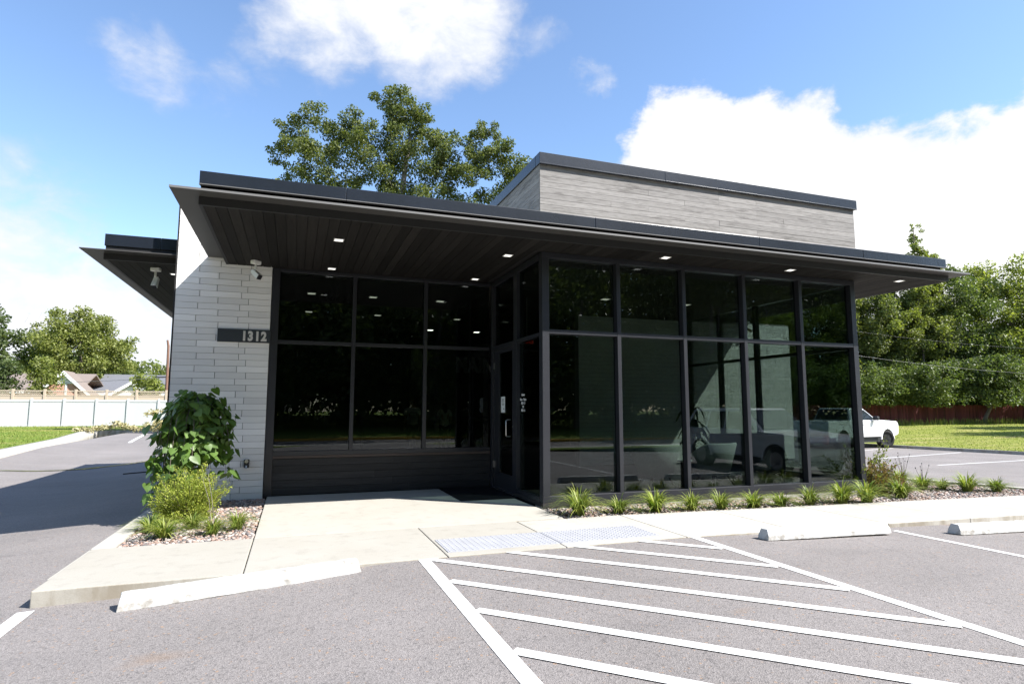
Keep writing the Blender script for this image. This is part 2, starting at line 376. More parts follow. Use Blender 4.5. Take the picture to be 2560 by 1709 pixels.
M['silverrim'] = pbr('silver_rim', (.4, .4, .42), .3, metal=.8)
M['water'] = pbr('water_film', (.16, .15, .14), .06, .8)
M['yellow'] = pbr('yellow_kerb_paint', (.62, .36, .05), .7, var=.1)
M['skin'] = pbr('skin', (.38, .22, .15), .55)
M['shirt'] = pbr('pale_shirt', (.62, .67, .72), .85, var=.06, vscale=8)
M['print'] = pbr('shirt_print', (.05, .07, .2), .85)
M['blouse'] = pbr('white_blouse', (.6, .6, .58), .85, var=.08, vscale=10)
M['trousers'] = pbr('dark_trousers', (.03, .032, .045), .9)
M['hair'] = pbr('dark_hair', (.018, .013, .010), .5)
M['bag'] = pbr('tan_bag', (.35, .31, .24), .6)
M['paper'] = pbr('notice_paper', (.74, .76, .75), .8)
M['ink'] = pbr('ink', (.12, .13, .13), .8)
M['vinylletter'] = pbr('white_vinyl_letter', (.75, .75, .73), .6)
M['dkletter'] = pbr('dark_letter', (.02, .02, .03), .6)
M['letter'] = pbr('steel_letter', (.82, .83, .82), .5)
M['terracotta'] = pbr('dark_pot', (.04, .038, .038), .5)
M['art'] = pbr('art_print', (.45, .40, .33), .8, dark=(.03, .03, .03), dscale=5)

def housebrick_mat():
    m, nt = new_mat('house_brick'); t = NT(nt)
    out = t.n('ShaderNodeOutputMaterial'); b = t.n('ShaderNodeBsdfPrincipled'); t.l(b.outputs[0], out.inputs[0])
    tcn = t.n('ShaderNodeTexCoord'); mp = t.n('ShaderNodeMapping'); mp.inputs['Rotation'].default_value = (R(90), 0, 0); t.l(tcn.outputs['Object'], mp.inputs[0])
    br = t.n('ShaderNodeTexBrick'); t.l(mp.outputs[0], br.inputs['Vector']); br.inputs['Scale'].default_value = 4.6
    br.inputs['Color1'].default_value = (.42, .16, .10, 1); br.inputs['Color2'].default_value = (.5, .25, .17, 1); br.inputs['Mortar'].default_value = (.5, .42, .36, 1); br.inputs['Mortar Size'].default_value = .02
    t.l(br.outputs[0], b.inputs['Base Color']); b.inputs['Roughness'].default_value = .9
    return m
M['housebrick'] = housebrick_mat()

# ------------------------------------------------------------------ mesh helpers
class MB:
    def __init__(s): s.v = []; s.f = []
    def box(s, x0, x1, y0, y1, z0, z1):
        b = len(s.v)
        s.v += [(x0, y0, z0), (x1, y0, z0), (x1, y1, z0), (x0, y1, z0), (x0, y0, z1), (x1, y0, z1), (x1, y1, z1), (x0, y1, z1)]
        s.f += [tuple(b + i for i in q) for q in ((0, 3, 2, 1), (4, 5, 6, 7), (0, 1, 5, 4), (1, 2, 6, 5), (2, 3, 7, 6), (3, 0, 4, 7))]
        return s
    def hexa(s, p):            # 8 points: bottom ring then top ring
        b = len(s.v); s.v += [tuple(q) for q in p]
        s.f += [tuple(b + i for i in q) for q in ((0, 3, 2, 1), (4, 5, 6, 7), (0, 1, 5, 4), (1, 2, 6, 5), (2, 3, 7, 6), (3, 0, 4, 7))]
        return s
    def prism(s, poly, h0, h1, axis='z'):
        n = len(poly); b = len(s.v)
        def P(a, c, h): return (a, c, h) if axis == 'z' else ((a, h, c) if axis == 'y' else (h, a, c))
        s.v += [P(a, c, h0) for a, c in poly] + [P(a, c, h1) for a, c in poly]
        s.f.append(tuple(b + i for i in reversed(range(n)))); s.f.append(tuple(b + n + i for i in range(n)))
        for i in range(n):
            j = (i + 1) % n; s.f.append((b + i, b + j, b + n + j, b + n + i))
        return s
    def tube(s, pts, rad, n=8, cap=True):
        pts = [Vector(p) for p in pts]
        if not isinstance(rad, (list, tuple)): rad = [rad] * len(pts)
        b = len(s.v); prev = None
        for i, p in enumerate(pts):
            d = (pts[min(i + 1, len(pts) - 1)] - pts[max(i - 1, 0)])
            d = d.normalized() if d.length > 1e-9 else Vector((0, 0, 1))
            a = prev - d * prev.dot(d) if prev is not None else d.orthogonal()
            if a.length < 1e-6: a = d.orthogonal()
            a.normalize(); prev = a; c = d.cross(a)
            for k in range(n):
                t = 2 * math.pi * k / n
                s.v.append(tuple(p + (a * math.cos(t) + c * math.sin(t)) * rad[i]))
        for i in range(len(pts) - 1):
            for k in range(n):
                k2 = (k + 1) % n
                s.f.append((b + i * n + k, b + i * n + k2, b + (i + 1) * n + k2, b + (i + 1) * n + k))
        if cap:
            s.f.append(tuple(b + k for k in reversed(range(n)))); e = b + (len(pts) - 1) * n; s.f.append(tuple(e + k for k in range(n)))
        return s
    def lathe(s, prof, n=20, c=(0, 0, 0), axis='z'):
        b = len(s.v)
        for r, h in prof:
            for k in range(n):
                t = 2 * math.pi * k / n; x, y = r * math.cos(t), r * math.sin(t)
                p = (x, y, h) if axis == 'z' else (x, h, y)
                s.v.append((c[0] + p[0], c[1] + p[1], c[2] + p[2]))
        for i in range(len(prof) - 1):
            for k in range(n):
                k2 = (k + 1) % n
                q = (b + i * n + k, b + i * n + k2, b + (i + 1) * n + k2, b + (i + 1) * n + k)
                s.f.append(q if axis == 'z' else q[::-1])
        s.f.append(tuple(b + k for k in reversed(range(n)))); e = b + (len(prof) - 1) * n; s.f.append(tuple(e + k for k in range(n)))
        return s
    def mesh(s, name, smooth=False):
        me = bpy.data.meshes.new(name); me.from_pydata(s.v, [], s.f); me.update()
        bm = bmesh.new(); bm.from_mesh(me); bmesh.ops.recalc_face_normals(bm, faces=bm.faces); bm.to_mesh(me); bm.free()
        if smooth: me.polygons.foreach_set('use_smooth', [True] * len(me.polygons))
        return me
    def build(s, name, mat, parent=None, loc=(0, 0, 0), bevel=0., smooth=False, kind=None, rot=None):
        o = add(name, s.mesh(name, smooth), mat, parent, loc, rot)
        if bevel:
            bv = o.modifiers.new('bevel', 'BEVEL'); bv.width = bevel; bv.segments = 2; bv.limit_method = 'ANGLE'; bv.angle_limit = R(35)
        if kind: o['kind'] = kind
        return o
def add(name, me, mat, parent=None, loc=(0, 0, 0), rot=None):
    o = bpy.data.objects.new(name, me); COL.objects.link(o)
    if mat is not None and me is not None and not me.materials: me.materials.append(mat)
    o.location = loc
    if rot is not None: o.rotation_euler = rot
    if parent is not None: o.parent = parent
    return o
def tag(o, label, cat=None, group=None, kind=None):
    o['label'] = label
    if cat: o['category'] = cat
    if group: o['group'] = group
    if kind: o['kind'] = kind
    return o
def thing(name, label, cat, loc=(0, 0, 0), rz=0., group=None):
    o = bpy.data.objects.new(name, None); COL.objects.link(o); o.location = loc; o.rotation_euler = (0, 0, rz); o.empty_display_size = .3
    return tag(o, label, cat, group)
def copy_tree(o, parent=None):
    c = o.copy(); COL.objects.link(c); c.parent = parent
    for ch in o.children: copy_tree(ch, c)
    return c
def np_mesh(name, V, F, smooth=False):
    me = bpy.data.meshes.new(name); V = np.asarray(V, np.float32); F = np.asarray(F, np.int32); k = F.shape[1]
    me.vertices.add(len(V)); me.vertices.foreach_set('co', V.ravel())
    me.loops.add(F.size); me.loops.foreach_set('vertex_index', F.ravel())
    me.polygons.add(len(F)); me.polygons.foreach_set('loop_start', np.arange(0, F.size, k, dtype=np.int32))
    me.update(calc_edges=True)
    if smooth: me.polygons.foreach_set('use_smooth', np.ones(len(F), bool))
    return me
def text_mesh(name, body, size, mat, parent, loc, rot, extrude=.004, sx=1., offset=0., align='LEFT'):
    cu = bpy.data.curves.new(name, 'FONT'); cu.body = body; cu.size = size; cu.extrude = extrude; cu.offset = offset; cu.align_x = align; cu.resolution_u = 4
    tmp = bpy.data.objects.new('tmp', cu); COL.objects.link(tmp)
    dg = bpy.context.evaluated_depsgraph_get(); me = bpy.data.meshes.new_from_object(tmp.evaluated_get(dg)); me.name = name
    bpy.data.objects.remove(tmp)
    o = add(name, me, mat, parent, loc, rot); o.scale = (sx, 1, 1)
    return o

def interp(x, K):
    if x <= K[0][0]: return K[0][1]
    for (a, b), (c, d) in zip(K, K[1:]):
        if x <= c: return b + (d - b) * (x - a) / (c - a)
    return K[-1][1]
ZA = [(-60, .35), (-24, .1), (-13, -.2), (-8, -.26), (-6.6, -.2), (-5.3, -.125), (-3.9, -.085), (-2.5, -.012), (.8, -.014), (2., -.055), (3.5, -.092), (5, -.13), (8.5, -.215), (17, -.45), (26, -.6), (40, -.75)]
def za(x, y=0.):
    z = interp(x, ZA)
    if x < -5.3 and y > 12: z += (min(y, 45) - 12) / 33 * (.13 - z) * .9
    if -12.9 < x < -6.1 and 1 < y < 25: z -= .27 * (1 - ((x + 9.5) / 3.4) ** 2) * (1 - ((y - 13) / 12) ** 2)
    return z
def zw(x): return -.015 * max(0., x - .6)

# ------------------------------------------------------------------ ground, roads, paving (the setting)
def sheet(name, x0, x1, y0, y1, zf, mat, step=1.0, kind='structure', thick=0., label=None):
    nx = max(1, int(round((x1 - x0) / step))); ny = max(1, int(round((y1 - y0) / max(step, 3.0))))
    V = []; F = []
    for j in range(ny + 1):
        for i in range(nx + 1):
            x = x0 + (x1 - x0) * i / nx; y = y0 + (y1 - y0) * j / ny; V.append((x, y, zf(x, y)))
    for j in range(ny):
        for i in range(nx):
            a = j * (nx + 1) + i; F.append((a, a + 1, a + nx + 2, a + nx + 1))
    o = add(name, np_mesh(name, V, F), mat)
    o['kind'] = kind
    if label: o['label'] = label
    return o
g = MB(); g.v = [(-900, -900, -1.6), (900, -900, -1.6), (900, 900, -1.6), (-900, 900, -1.6)]; g.f = [(0, 1, 2, 3)]
g.build('ground', M['lawn'], kind='structure')
# the lot: front bay, left drive and right bay form one asphalt surface
lot_v = []; lot_f = []
XS = sorted(set([-12.95, -12.4, -11.7, -11, -10.2, -9.5, -8.8, -8, -7.4, -7, -6.6, -6, -5.49, -5.3, -4.6, -3.9, -3.2, -2.5, -1, .8, 1.4, 2, 2.8, 3.5, 5, 6.5, 8.5, 9.3, 10.2, 12, 14, 17, 20, 23, 26, 27.2]))
YS = [-12.4, -9, -6, -4, -2.40, -.9, 1, 2.5, 4, 5.5, 7, 8.5, 10, 11.5, 13, 14.5, 16, 18, 20, 22.5, 25, 30, 35.5]
idx = {}
for i, x in enumerate(XS):
    for j, y in enumerate(YS):
        idx[i, j] = len(lot_v); lot_v.append((x, y, za(x, y)))
for i in range(len(XS) - 1):
    for j in range(len(YS) - 1):
        xm = (XS[i] + XS[i + 1]) / 2; ym = (YS[j] + YS[j + 1]) / 2
        if (ym < -2.4) or xm < -5.3 or (xm > 9.3):
            lot_f.append((idx[i, j], idx[i + 1, j], idx[i + 1, j + 1], idx[i, j + 1]))
lot = add('car_park', np_mesh('car_park', lot_v, lot_f), M['asphalt']); lot['kind'] = 'structure'

def ground_strip(pts, w, lift=.004, zf=za, step=.4):
    """a painted band of width w following a polyline on the surface zf"""
    V = []; F = []
    P = []
    for (a, b) in zip(pts, pts[1:]):
        a = Vector(a); b = Vector(b); n = max(1, int((b - a).length / step))
        for k in range(n): P.append(a.lerp(b, k / n))
    P.append(Vector(pts[-1]))
    for i, p in enumerate(P):
        d = (P[min(i + 1, len(P) - 1)] - P[max(i - 1, 0)]).normalized(); nrm = Vector((-d.y, d.x)) * (w / 2)
        for q in (p + nrm, p - nrm): V.append((q.x, q.y, zf(q.x, q.y) + lift))
    for i in range(len(P) - 1): F.append((2 * i, 2 * i + 1, 2 * i + 3, 2 * i + 2))
    return V, F
def line(pts, w=.10, lift=.004):
    V, F = ground_strip(pts, w, lift)
    return add('painted_line', np_mesh('painted_line', V, F), M['line'], lot)
line([(-2.235, -2.37), (-2.235, -8.5)], .11)
line([(.815, -2.37), (.775, -8.5)], .11)
for k in range(7):       # the 45 degree hatching of the access aisle
    ys = -2.42 - .775 * k
    a = (-2.18, ys); b = (.735, ys - 2.93)
    line([a, b], .10, .0065)
for x0 in (.10, -.66, -1.41):
    L = .735 - x0
    line([(x0, -2.35), (.735, -2.35 - L * 1.0)], .10, .0065)
line([(3.645, -2.60), (3.67, -8.3)], .10)
line([(-5.31, -2.50), (-5.31, -8.3)], .115)
line([(17.4, 8.96), (26.2, 11.7)], .11); line([(16.9, 6.24), (26.6, 8.0)], .11); line([(18.0, 12.0), (26.0, 15.0)], .11)
line([(-10.53, 24.4), (-11.6, 33)], .16)
# walkway slabs
walk = bpy.data.objects.new('walkway', None); COL.objects.link(walk); walk['kind'] = 'structure'
def slab(x0, x1, y0, y1, th=.3, flat=False, mat='concrete', zoff=0., name='slab'):
    n = max(1, int((x1 - x0) / .8)); V = []; F = []
    P = MB(); e = .0045
    x0 += e; x1 -= e; y0 += e; y1 -= e
    b = 0
    for i in range(n + 1):
        x = x0 + (x1 - x0) * i / n; z = (0 if flat else zw(x)) + zoff
        P.v += [(x, y0, z - th), (x, y1, z - th), (x, y1, z), (x, y0, z)]
    for i in range(n):
        a = 4 * i; c = a + 4
        for k in range(4): P.f.append((a + k, a + (k + 1) % 4, c + (k + 1) % 4, c + k))
    P.f.append((0, 1, 2, 3)); P.f.append((4 * n + 3, 4 * n + 2, 4 * n + 1, 4 * n))
    return P.build(name, M[mat], walk, bevel=.008)
slab(-5.325, -3.81, -2.415, -.875, mat='aged')
slab(-3.81, -.075, -.885, 2.52)
slab(-3.81, -2.0, -2.415, -.885, mat='aged'); slab(-2.0, -.75, -2.415, -.885, mat='aged'); slab(-.75, .72, -2.415, -.925)
for i in range(7): slab(.72 + i * 1.53, .72 + (i + 1) * 1.53, -2.415, -.925)
# kerb beside the left bed and the flush gutter outside it
k = MB(); k.box(-5.345, -5.135, -.868, 13.5, -.32, .0); k.build('kerb', M['concrete'], walk, bevel=.02)
k = MB(); V, F = ground_strip([(-5.425, -1.49), (-5.425, 13.5)], .155, .005); add('gutter', np_mesh('gutter', V, F), M['concrete'], walk)
# asphalt edge drip under the walk on the left side
# two tactile pads with truncated domes
def tactile(x0, label):
    root = thing('tactile_pad', label, 'tactile paving', (x0, -2.26, 0), 0, 'tactile pads at the foot of the ramp')
    b = MB(); b.box(.004, 1.216, .0, .61, -.01, .006); b.build('plate', M['pad'], root, bevel=.002)
    d = MB()
    for i in range(20):
        for j in range(10):
            d.lathe([(.0125, .006), (.0105, .0105), (.0065, .0115)], 8, (.035 + i * .0603, .034 + j * .0602, 0))
    o = d.build('domes', M['pad'], root); o['kind'] = 'stuff'
tactile(-1.968, 'grey tactile pad in the ramp, the half nearer the brick column')
tactile(-.746, 'grey tactile pad in the ramp, the half nearer the planted bed')
# planting beds
sheet('planting_bed', -.06, 10.3, -.925, 0.02, lambda x, y: zw(x) - .055, M['soil'], .5)
sheet('planting_bed', 6.31, 10.3, .02, 4.9, lambda x, y: zw(x) - .055, M['soil'], .5)
sheet('planting_bed', -5.135, -3.81, -.875, 2.5, lambda x, y: -.05, M['soil'], .5)
def back_kerb_pts(): return [(9.05, 4.9), (9.1, 3.0), (9.35, 1.75), (9.9, .55), (10.25, -.9)]
V = []; F = []
P = back_kerb_pts(); kb = MB()
for (a, b) in zip(P, P[1:]):
    a = Vector(a); b = Vector(b); d = (b - a).normalized(); n = Vector((d.y, -d.x)) * -.15
    if n.x < 0: n = -n
    za0, zb0 = zw(a.x), zw(b.x)
    pts = [(a.x, a.y, za0 - .3), (b.x, b.y, zb0 - .3), (b.x + n.x, b.y + n.y, zb0 - .3), (a.x + n.x, a.y + n.y, za0 - .3),
           (a.x, a.y, za0 + .012), (b.x, b.y, zb0 + .012), (b.x + n.x, b.y + n.y, zb0 + .012), (a.x + n.x, a.y + n.y, za0 + .012)]
    kb.hexa(pts)
kb.build('kerb', M['concrete'], walk)

rng = np.random.default_rng(5)
ICO = None
def stones(name, n, region, zf, label):
    """river stones as one mesh: squashed octa/ico shapes"""
    global ICO
    if ICO is None:
        bm = bmesh.new(); bmesh.ops.create_icosphere(bm, subdivisions=1, radius=1); ICO = (np.array([v.co[:] for v in bm.verts]), np.array([[v.index for v in f.verts] for f in bm.faces])); bm.free()
    bv, bf = ICO; VV = []; FF = []; c = 0
    while c < n:
        x, y = region()
        s = .009 + .015 * rng.random() ** 1.7
        ax = s * np.array([1.3 + .5 * rng.random(), .9 + .3 * rng.random(), .6 + .3 * rng.random()])
        q = Matrix.Rotation(rng.random() * 6.28, 3, 'Z') @ Matrix.Rotation((rng.random() - .5) * .8, 3, 'X')
        v = (bv * (1 + .22 * (rng.random(bv.shape) - .5))) * ax
        v = v @ np.array(q).T + np.array([x, y, zf(x, y) + s * .15 + rng.random() * .022])
        VV.append(v); FF.append(bf + c * len(bv)); c += 1
    o = add(name, np_mesh(name, np.vstack(VV), np.vstack(FF), True), M['gravel']); o['kind'] = 'stuff'; o['label'] = label
    return o
def uni(x0, x1, y0, y1): return lambda: (x0 + (x1 - x0) * rng.random(), y0 + (y1 - y0) * rng.random())
stones('gravel', 7500, uni(-5.13, -3.83, -.865, 2.45), lambda x, y: -.045, 'reddish river stones covering the bed under the redbud')
stones('gravel', 7500, uni(0., 6.4, -.91, -.0), lambda x, y: zw(x) - .05, 'pinkish river stones along the foot of the glass front')
def rbed():
    while True:
        x = 6.33 + 3.9 * rng.random(); y = -.91 + 4.5 * rng.random() ** 1.3
        lim = interp(-y, [(-4.9, 9.05), (-3, 9.1), (-1.75, 9.35), (-.55, 9.9), (.9, 10.25)])
        if x < lim - .02: return x, y
stones('gravel', 11000, rbed, lambda x, y: zw(x) - .05, 'grey and pink river stones in the open bed beside the right lot')

# left lawn, its kerb, back lawn, right lawn, far road and verge
def zl(x, y): return za(min(x, -12.9), y) + .055 + max(0, (-x - 13)) * .004
KL = [(-12.9, -12.4), (-12.75, 5), (-12.9, 15.7), (-13.7, 26), (-14.9, 34), (-15.1, 35.5)]
def kx(y): return interp(y, [(b, a) for a, b in KL])
V = []; F = []; ys = np.concatenate([np.linspace(-12.4, 35.55, 30), [35.65], np.linspace(37, 95, 24)])
for y in ys:
    xe = kx(y) - .28 if y < 35.6 else 24.
    for k_ in range(9):
        x = -90 + (xe + 90) * (k_ / 8) ** .5
        V.append((x, y, zl(x, y) if y < 35.6 else max(zl(-15, y), za(min(x, -6), 35.5) + .05)))
n9 = 9
for j in range(len(ys) - 1):
    for i in range(8): F.append((j * n9 + i, j * n9 + i + 1, (j + 1) * n9 + i + 1, (j + 1) * n9 + i))
add('lawn', np_mesh('lawn', V, F), M['lawn'])['kind'] = 'structure'
PK = [(kx(y), y) for y in np.linspace(-12.4, 35.5, 60)]
PROF = [(-.32, -.3), (-.32, .10), (-.05, .10), (-.0, .012), (.42, .006), (.42, -.3)]
V = []; F = []
for (a, b) in PK:
    z0 = za(a, b); V += [(a + dx, b, z0 + dz) for dx, dz in PROF]
for q in range(len(PK) - 1):
    for e in range(5): F.append((q * 6 + e, q * 6 + e + 1, q * 6 + 7 + e, q * 6 + 6 + e))
add('kerb', np_mesh('kerb', V, F), M['concrete'])['kind'] = 'structure'
MB().box(-15.4, 12, 35.5, 35.75, -.6, .13).build('kerb', M['concrete'])['kind'] = 'structure'
KR = [(28.4, -12.4), (27.9, 5), (27.3, 9.7), (26.45, 15.4), (25.6, 21), (25.2, 30)]
def kxr(y): return interp(y, [(b, a) for a, b in KR])
def zr(x, y):
    d = max(0., min(1., (x - 27) / 22)); return -.47 + .52 * d + max(0, x - 49) * .012
V = []; F = []; ys = np.linspace(-12.4, 95, 50); nn = 16
for y in ys:
    xe = kxr(y) + .14 if y < 44 else 25.2
    for k_ in range(nn):
        x = xe + (150 - xe) * (k_ / (nn - 1)) ** 1.8; V.append((x, y, zr(x, y)))
for j in range(len(ys) - 1):
    for i in range(nn - 1): F.append((j * nn + i, j * nn + i + 1, (j + 1) * nn + i + 1, (j + 1) * nn + i))
add('lawn', np_mesh('lawn', V, F), M['lawnR'])['kind'] = 'structure'
kb = MB(); PK = [(kxr(y), y) for y in np.linspace(-12.4, 30, 28)]
for (a, b) in zip(PK, PK[1:]):
    z0, z1 = za(a[0]), za(b[0])
    kb.hexa([(a[0], a[1], z0 - .3), (a[0] + .15, a[1], z0 - .3), (b[0] + .15, b[1], z1 - .3), (b[0], b[1], z1 - .3), (a[0] + .02, a[1], z0 + .15), (a[0] + .15, a[1], z0 + .15), (b[0] + .15, b[1], z1 + .15), (b[0] + .02, b[1], z1 + .15)])
kb.build('kerb', M['foundation'])['kind'] = 'structure'
sheet('verge', -60, 60, -13.4, -12.4, lambda x, y: -.08, M['lawn'], 6)
sheet('pavement', -60, 60, -14.2, -13.4, lambda x, y: -.09, M['concrete'], 6)
sheet('road', -120, 120, -19.2, -14.2, lambda x, y: -.18, M['asphalt'], 6)
k = MB(); k.box(-120, 120, -19.45, -19.2, -.4, -.06); k.build('kerb', M['yellow'])['kind'] = 'structure'
sheet('verge', -120, 120, -60, -19.45, lambda x, y: -.05 - (y + 19.45) * .02, M['lawn'], 8)
# a wet trickle crossing the left lot
V, F = ground_strip([(-12.4, 13.0), (-11.5, 13.75), (-10.6, 14.0), (-9.7, 14.6), (-8.8, 15.7), (-8.0, 17.0), (-6.2, 18.6)], .26, .014)
o = add('puddle', np_mesh('puddle', V, F), M['water']); o['kind'] = 'structure'
tag(MB().tube([(-7.45, 9.7, za(-7.45) + .02), (-6.7, 9.95, za(-6.7) + .02), (-5.8, 10.25, za(-5.8) + .02)], .015, 6).build('rod', M['blackplastic']), 'thin black rod lying on the shaded asphalt left of the building', 'rod')

# ------------------------------------------------------------------ the building
bank = thing('bank_building', 'single storey building with grey tile wing, black glass front and timber box above', 'building')
H = 3.779
tile_cache = {}
def tile_mesh(w, h=.0966, d=.032):
    key = round(w, 3)
    if key not in tile_cache:
        m = MB(); m.box(-w / 2, w / 2, 0, d, 0, h); me = m.mesh('brick'); me.materials.append(M['tile']); tile_cache[key] = me
    return tile_cache[key]
def tile_wall(x0, x1, yf, z0, z1, seed, limit=None, stuff_below=None):
    rnd = random.Random(seed)
    mo = MB(); mo.box(x0, x1, yf + .028, yf + .24, z0 - .2, z1)
    wall = mo.build('tile_wall', M['mortar'], bank)
    st = MB(); rows = int((z1 - z0) / .1016)
    pats = [[.33, .62, .455, .62, .33, .62, .455], [.62, .46, .31, .62, .62, .46, .31]]
    for r in range(rows):
        z = z0 + r * .1016; x = x0; p = pats[r % 2]; i = 0
        sh = [0, 0, .02, -.02, .01][r % 5]
        while x < x1 - .03:
            w = p[i % len(p)] + (sh if i == 0 else 0)
            w = min(w, x1 - x)
            if x1 - x - w < .12: w = x1 - x
            jut = rnd.choice((0, .001, .002, -.001))
            if stuff_below is not None and x + w / 2 < stuff_below:
                st.box(x + .003, x + w - .003, yf, yf + .032, z + .0025, z + .0991)
            else:
                add('brick', tile_mesh(round(w - .006, 2)), None, wall, (x + w / 2, yf + jut, z + .0025))
            x += w; i += 1
    if st.v:
        o = st.build('bricks', M['tile'], wall); o['kind'] = 'stuff'
    return wall
w_left = tile_wall(-5.30, -3.872, 2.50, -.03, 4.70, 3)
w_right = tile_wall(3.05, 9.61, 5.0, .06, H - .02, 4, stuff_below=6.2)
# thin dark edge trim of the wing walls, left return wall and cap
MB().box(-5.318, -5.302, 2.495, 2.75, -.2, 4.74).build('edge_trim', M['black'], bank)
MB().box(-5.30, -3.9, 2.49, 2.75, 4.703, 4.74).build('wall_cap', M['fascia'], bank)
MB().box(-5.29, -5.05, 2.75, 13.4, -.3, H).build('side_wall', M['siding_side'], bank)
MB().box(-5.05, 9.3, 13.4, 13.7, -.4, H).build('rear_wall', M['inwall'], bank)
MB().box(6.10, 6.30, 5.25, 13.4, -.4, H).build('side_wall', M['inwall'], bank)
# floor and ceiling inside
MB().prism([(-5.05, 2.64), (.13, 2.64), (.13, .12), (6.2, .12), (6.2, 5.0), (6.1, 5.0), (6.1, 13.4), (-5.05, 13.4)], -.3, .035).build('floor', M['infloor'], bank)
MB().prism([(-5.05, 2.64), (.13, 2.64), (.13, .12), (6.2, .12), (6.2, 5.0), (6.1, 5.0), (6.1, 13.4), (-5.05, 13.4)], 3.70, 3.775).build('ceiling', M['inceil'], bank)
# interior partition carrying the lettering, and a dark counter
part = MB().box(.2, 6.1, 12.0, 12.18, .035, 3.7).build('partition', M['inwall'], bank)
MB().box(-4.9, .2, 12.6, 12.75, .035, 3.7).build('partition', M['inwall'], bank)
text_mesh('lettering', 'MAIN', .72, M['letter'], part, (1.76, 11.985, 2.69), (R(90), 0, 0), .012, .78, .028)
text_mesh('lettering', 'FEDERAL CREDIT UNION', .265, M['dkletter'], part, (1.77, 11.985, 2.30), (R(90), 0, 0), .012, 1.04, .006)
counter = thing('teller_counter', 'long dark counter deep inside the lobby behind two customers', 'counter', (1.2, 11.2, .035))
MB().box(-2.6, 2.4, 0, .12, 0, 1.02).build('front_panel', M['darkwood'], counter)
MB().box(-2.65, 2.45, -.08, .6, 1.02, 1.07).build('top', M['infloor'], counter, bevel=.005)

# canopy: flange, fascia box, cap segments, soffit boards
def canopy_body(x0, x1, y0, y1, left=True, right=True, front=True):
    lw = .255
    b = MB(); b.box(x0 + .17, x1 - .17, y0 + .20, y1, H + .03, H + .385)
    # fascia board under the flange
    can = b.build('canopy', M['black'], bank)
    f = MB(); f.box(x0, x1, y0 - .0, y0 + .04, H - .002, H + .10)
    if left: f.box(x0, x0 + .04, y0 + .04, y1, H - .002, H + .10)
    if right: f.box(x1 - .04, x1, y0 + .04, y1, H - .002, H + .10)
    f.build('fascia_board', M['black'], can)
    return can
canopy = canopy_body(-4.585, 7.95, -.61, 13.4)
fl = MB(); zf0, zf1 = H + .098, H + .112
X0, X1, Y0 = -4.857, 8.21, -.83
fl.box(X0, X1, Y0, -.57, zf0, zf1); fl.box(X0, -4.545, -.57, 2.499, zf0, zf1); fl.box(7.91, X1, -.57, 13.4, zf0, zf1)
fl.build('flange', M['fascia_matt'], canopy)
MB().box(X0, X1, Y0 - .006, Y0, zf0 - .002, zf1 + .010).build('sunlit_flange_edge', M['edge'], canopy)
caps = [(-4.6, -2.92), (-2.92, .62), (.62, 3.62), (3.62, 5.9), (5.9, 7.99)]
for (a, b) in caps:
    c = MB(); c.box(a + .002, b - .002, -.56, -.42, H + .268, H + .428)
    c.build('roof_cap', M['fascia'], canopy, bevel=.006)
    MB().box(a + .002, b - .002, -.575, -.52, H + .258, H + .2675).build('drip_edge', M['edge'], canopy)
MB().box(-4.6, -4.46, -.42, 2.48, H + .235, H + .428).build('roof_cap', M['fascia'], canopy, bevel=.006)
MB().box(7.85, 7.99, -.42, 13.4, H + .235, H + .428).build('roof_cap', M['fascia'], canopy, bevel=.006)
MB().box(-4.585, 7.95, -.47, -.42, H + .112, H + .2675).build('gutter_recess', M['slot_shade'], canopy)  # dark strip at the back of the slot, slot shade painted on it
MB().box(-4.44, 7.83, -.40, 13.3, H + .385, H + .40).build('roof_deck', M['foundation'], canopy)
bw = .1305
x = -4.545; i = 0
while x < 7.90:
    xe = min(x + bw, 7.91); y1 = 2.497
    if x > -.13: y1 = -.003
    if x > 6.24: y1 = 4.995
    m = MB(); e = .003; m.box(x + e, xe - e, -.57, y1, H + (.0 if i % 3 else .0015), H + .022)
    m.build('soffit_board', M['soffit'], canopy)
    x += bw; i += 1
# left rear roof at the same height, set back behind the wing wall
can2 = MB().box(-6.22, -4.59, 2.97, 13.4, H + .03, H + .385).build('canopy', M['black'], bank)
f = MB(); f.box(-6.385, -5.30, 2.775, 2.815, H - .002, H + .10); f.box(-6.385, -6.345, 2.815, 13.4, H - .002, H + .10); f.build('fascia_board', M['black'], can2)
fl = MB(); fl.box(-6.66, -5.305, 2.555, 2.82, zf0, zf1); fl.box(-6.66, -6.34, 2.82, 13.4, zf0, zf1); fl.build('flange', M['fascia_matt'], can2)
MB().box(-6.40, -5.61, 2.825, 2.965, H + .235, H + .428).build('roof_cap', M['fascia'], can2, bevel=.006)
MB().box(-5.606, -5.31, 2.825, 2.965, H + .235, H + .428).build('roof_cap', M['fascia'], can2, bevel=.006)
MB().box(-6.385, -5.31, 2.85, 2.965, H + .112, H + .235).build('gutter_recess', M['black'], can2)
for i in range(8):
    m = MB(); m.box(-6.345 + i * .1305 + .003, -6.345 + (i + 1) * .1305 - .003, 2.815, 13.4, H + (.0 if i % 3 else .002), H + .022); m.build('soffit_board', M['soffit'], can2)

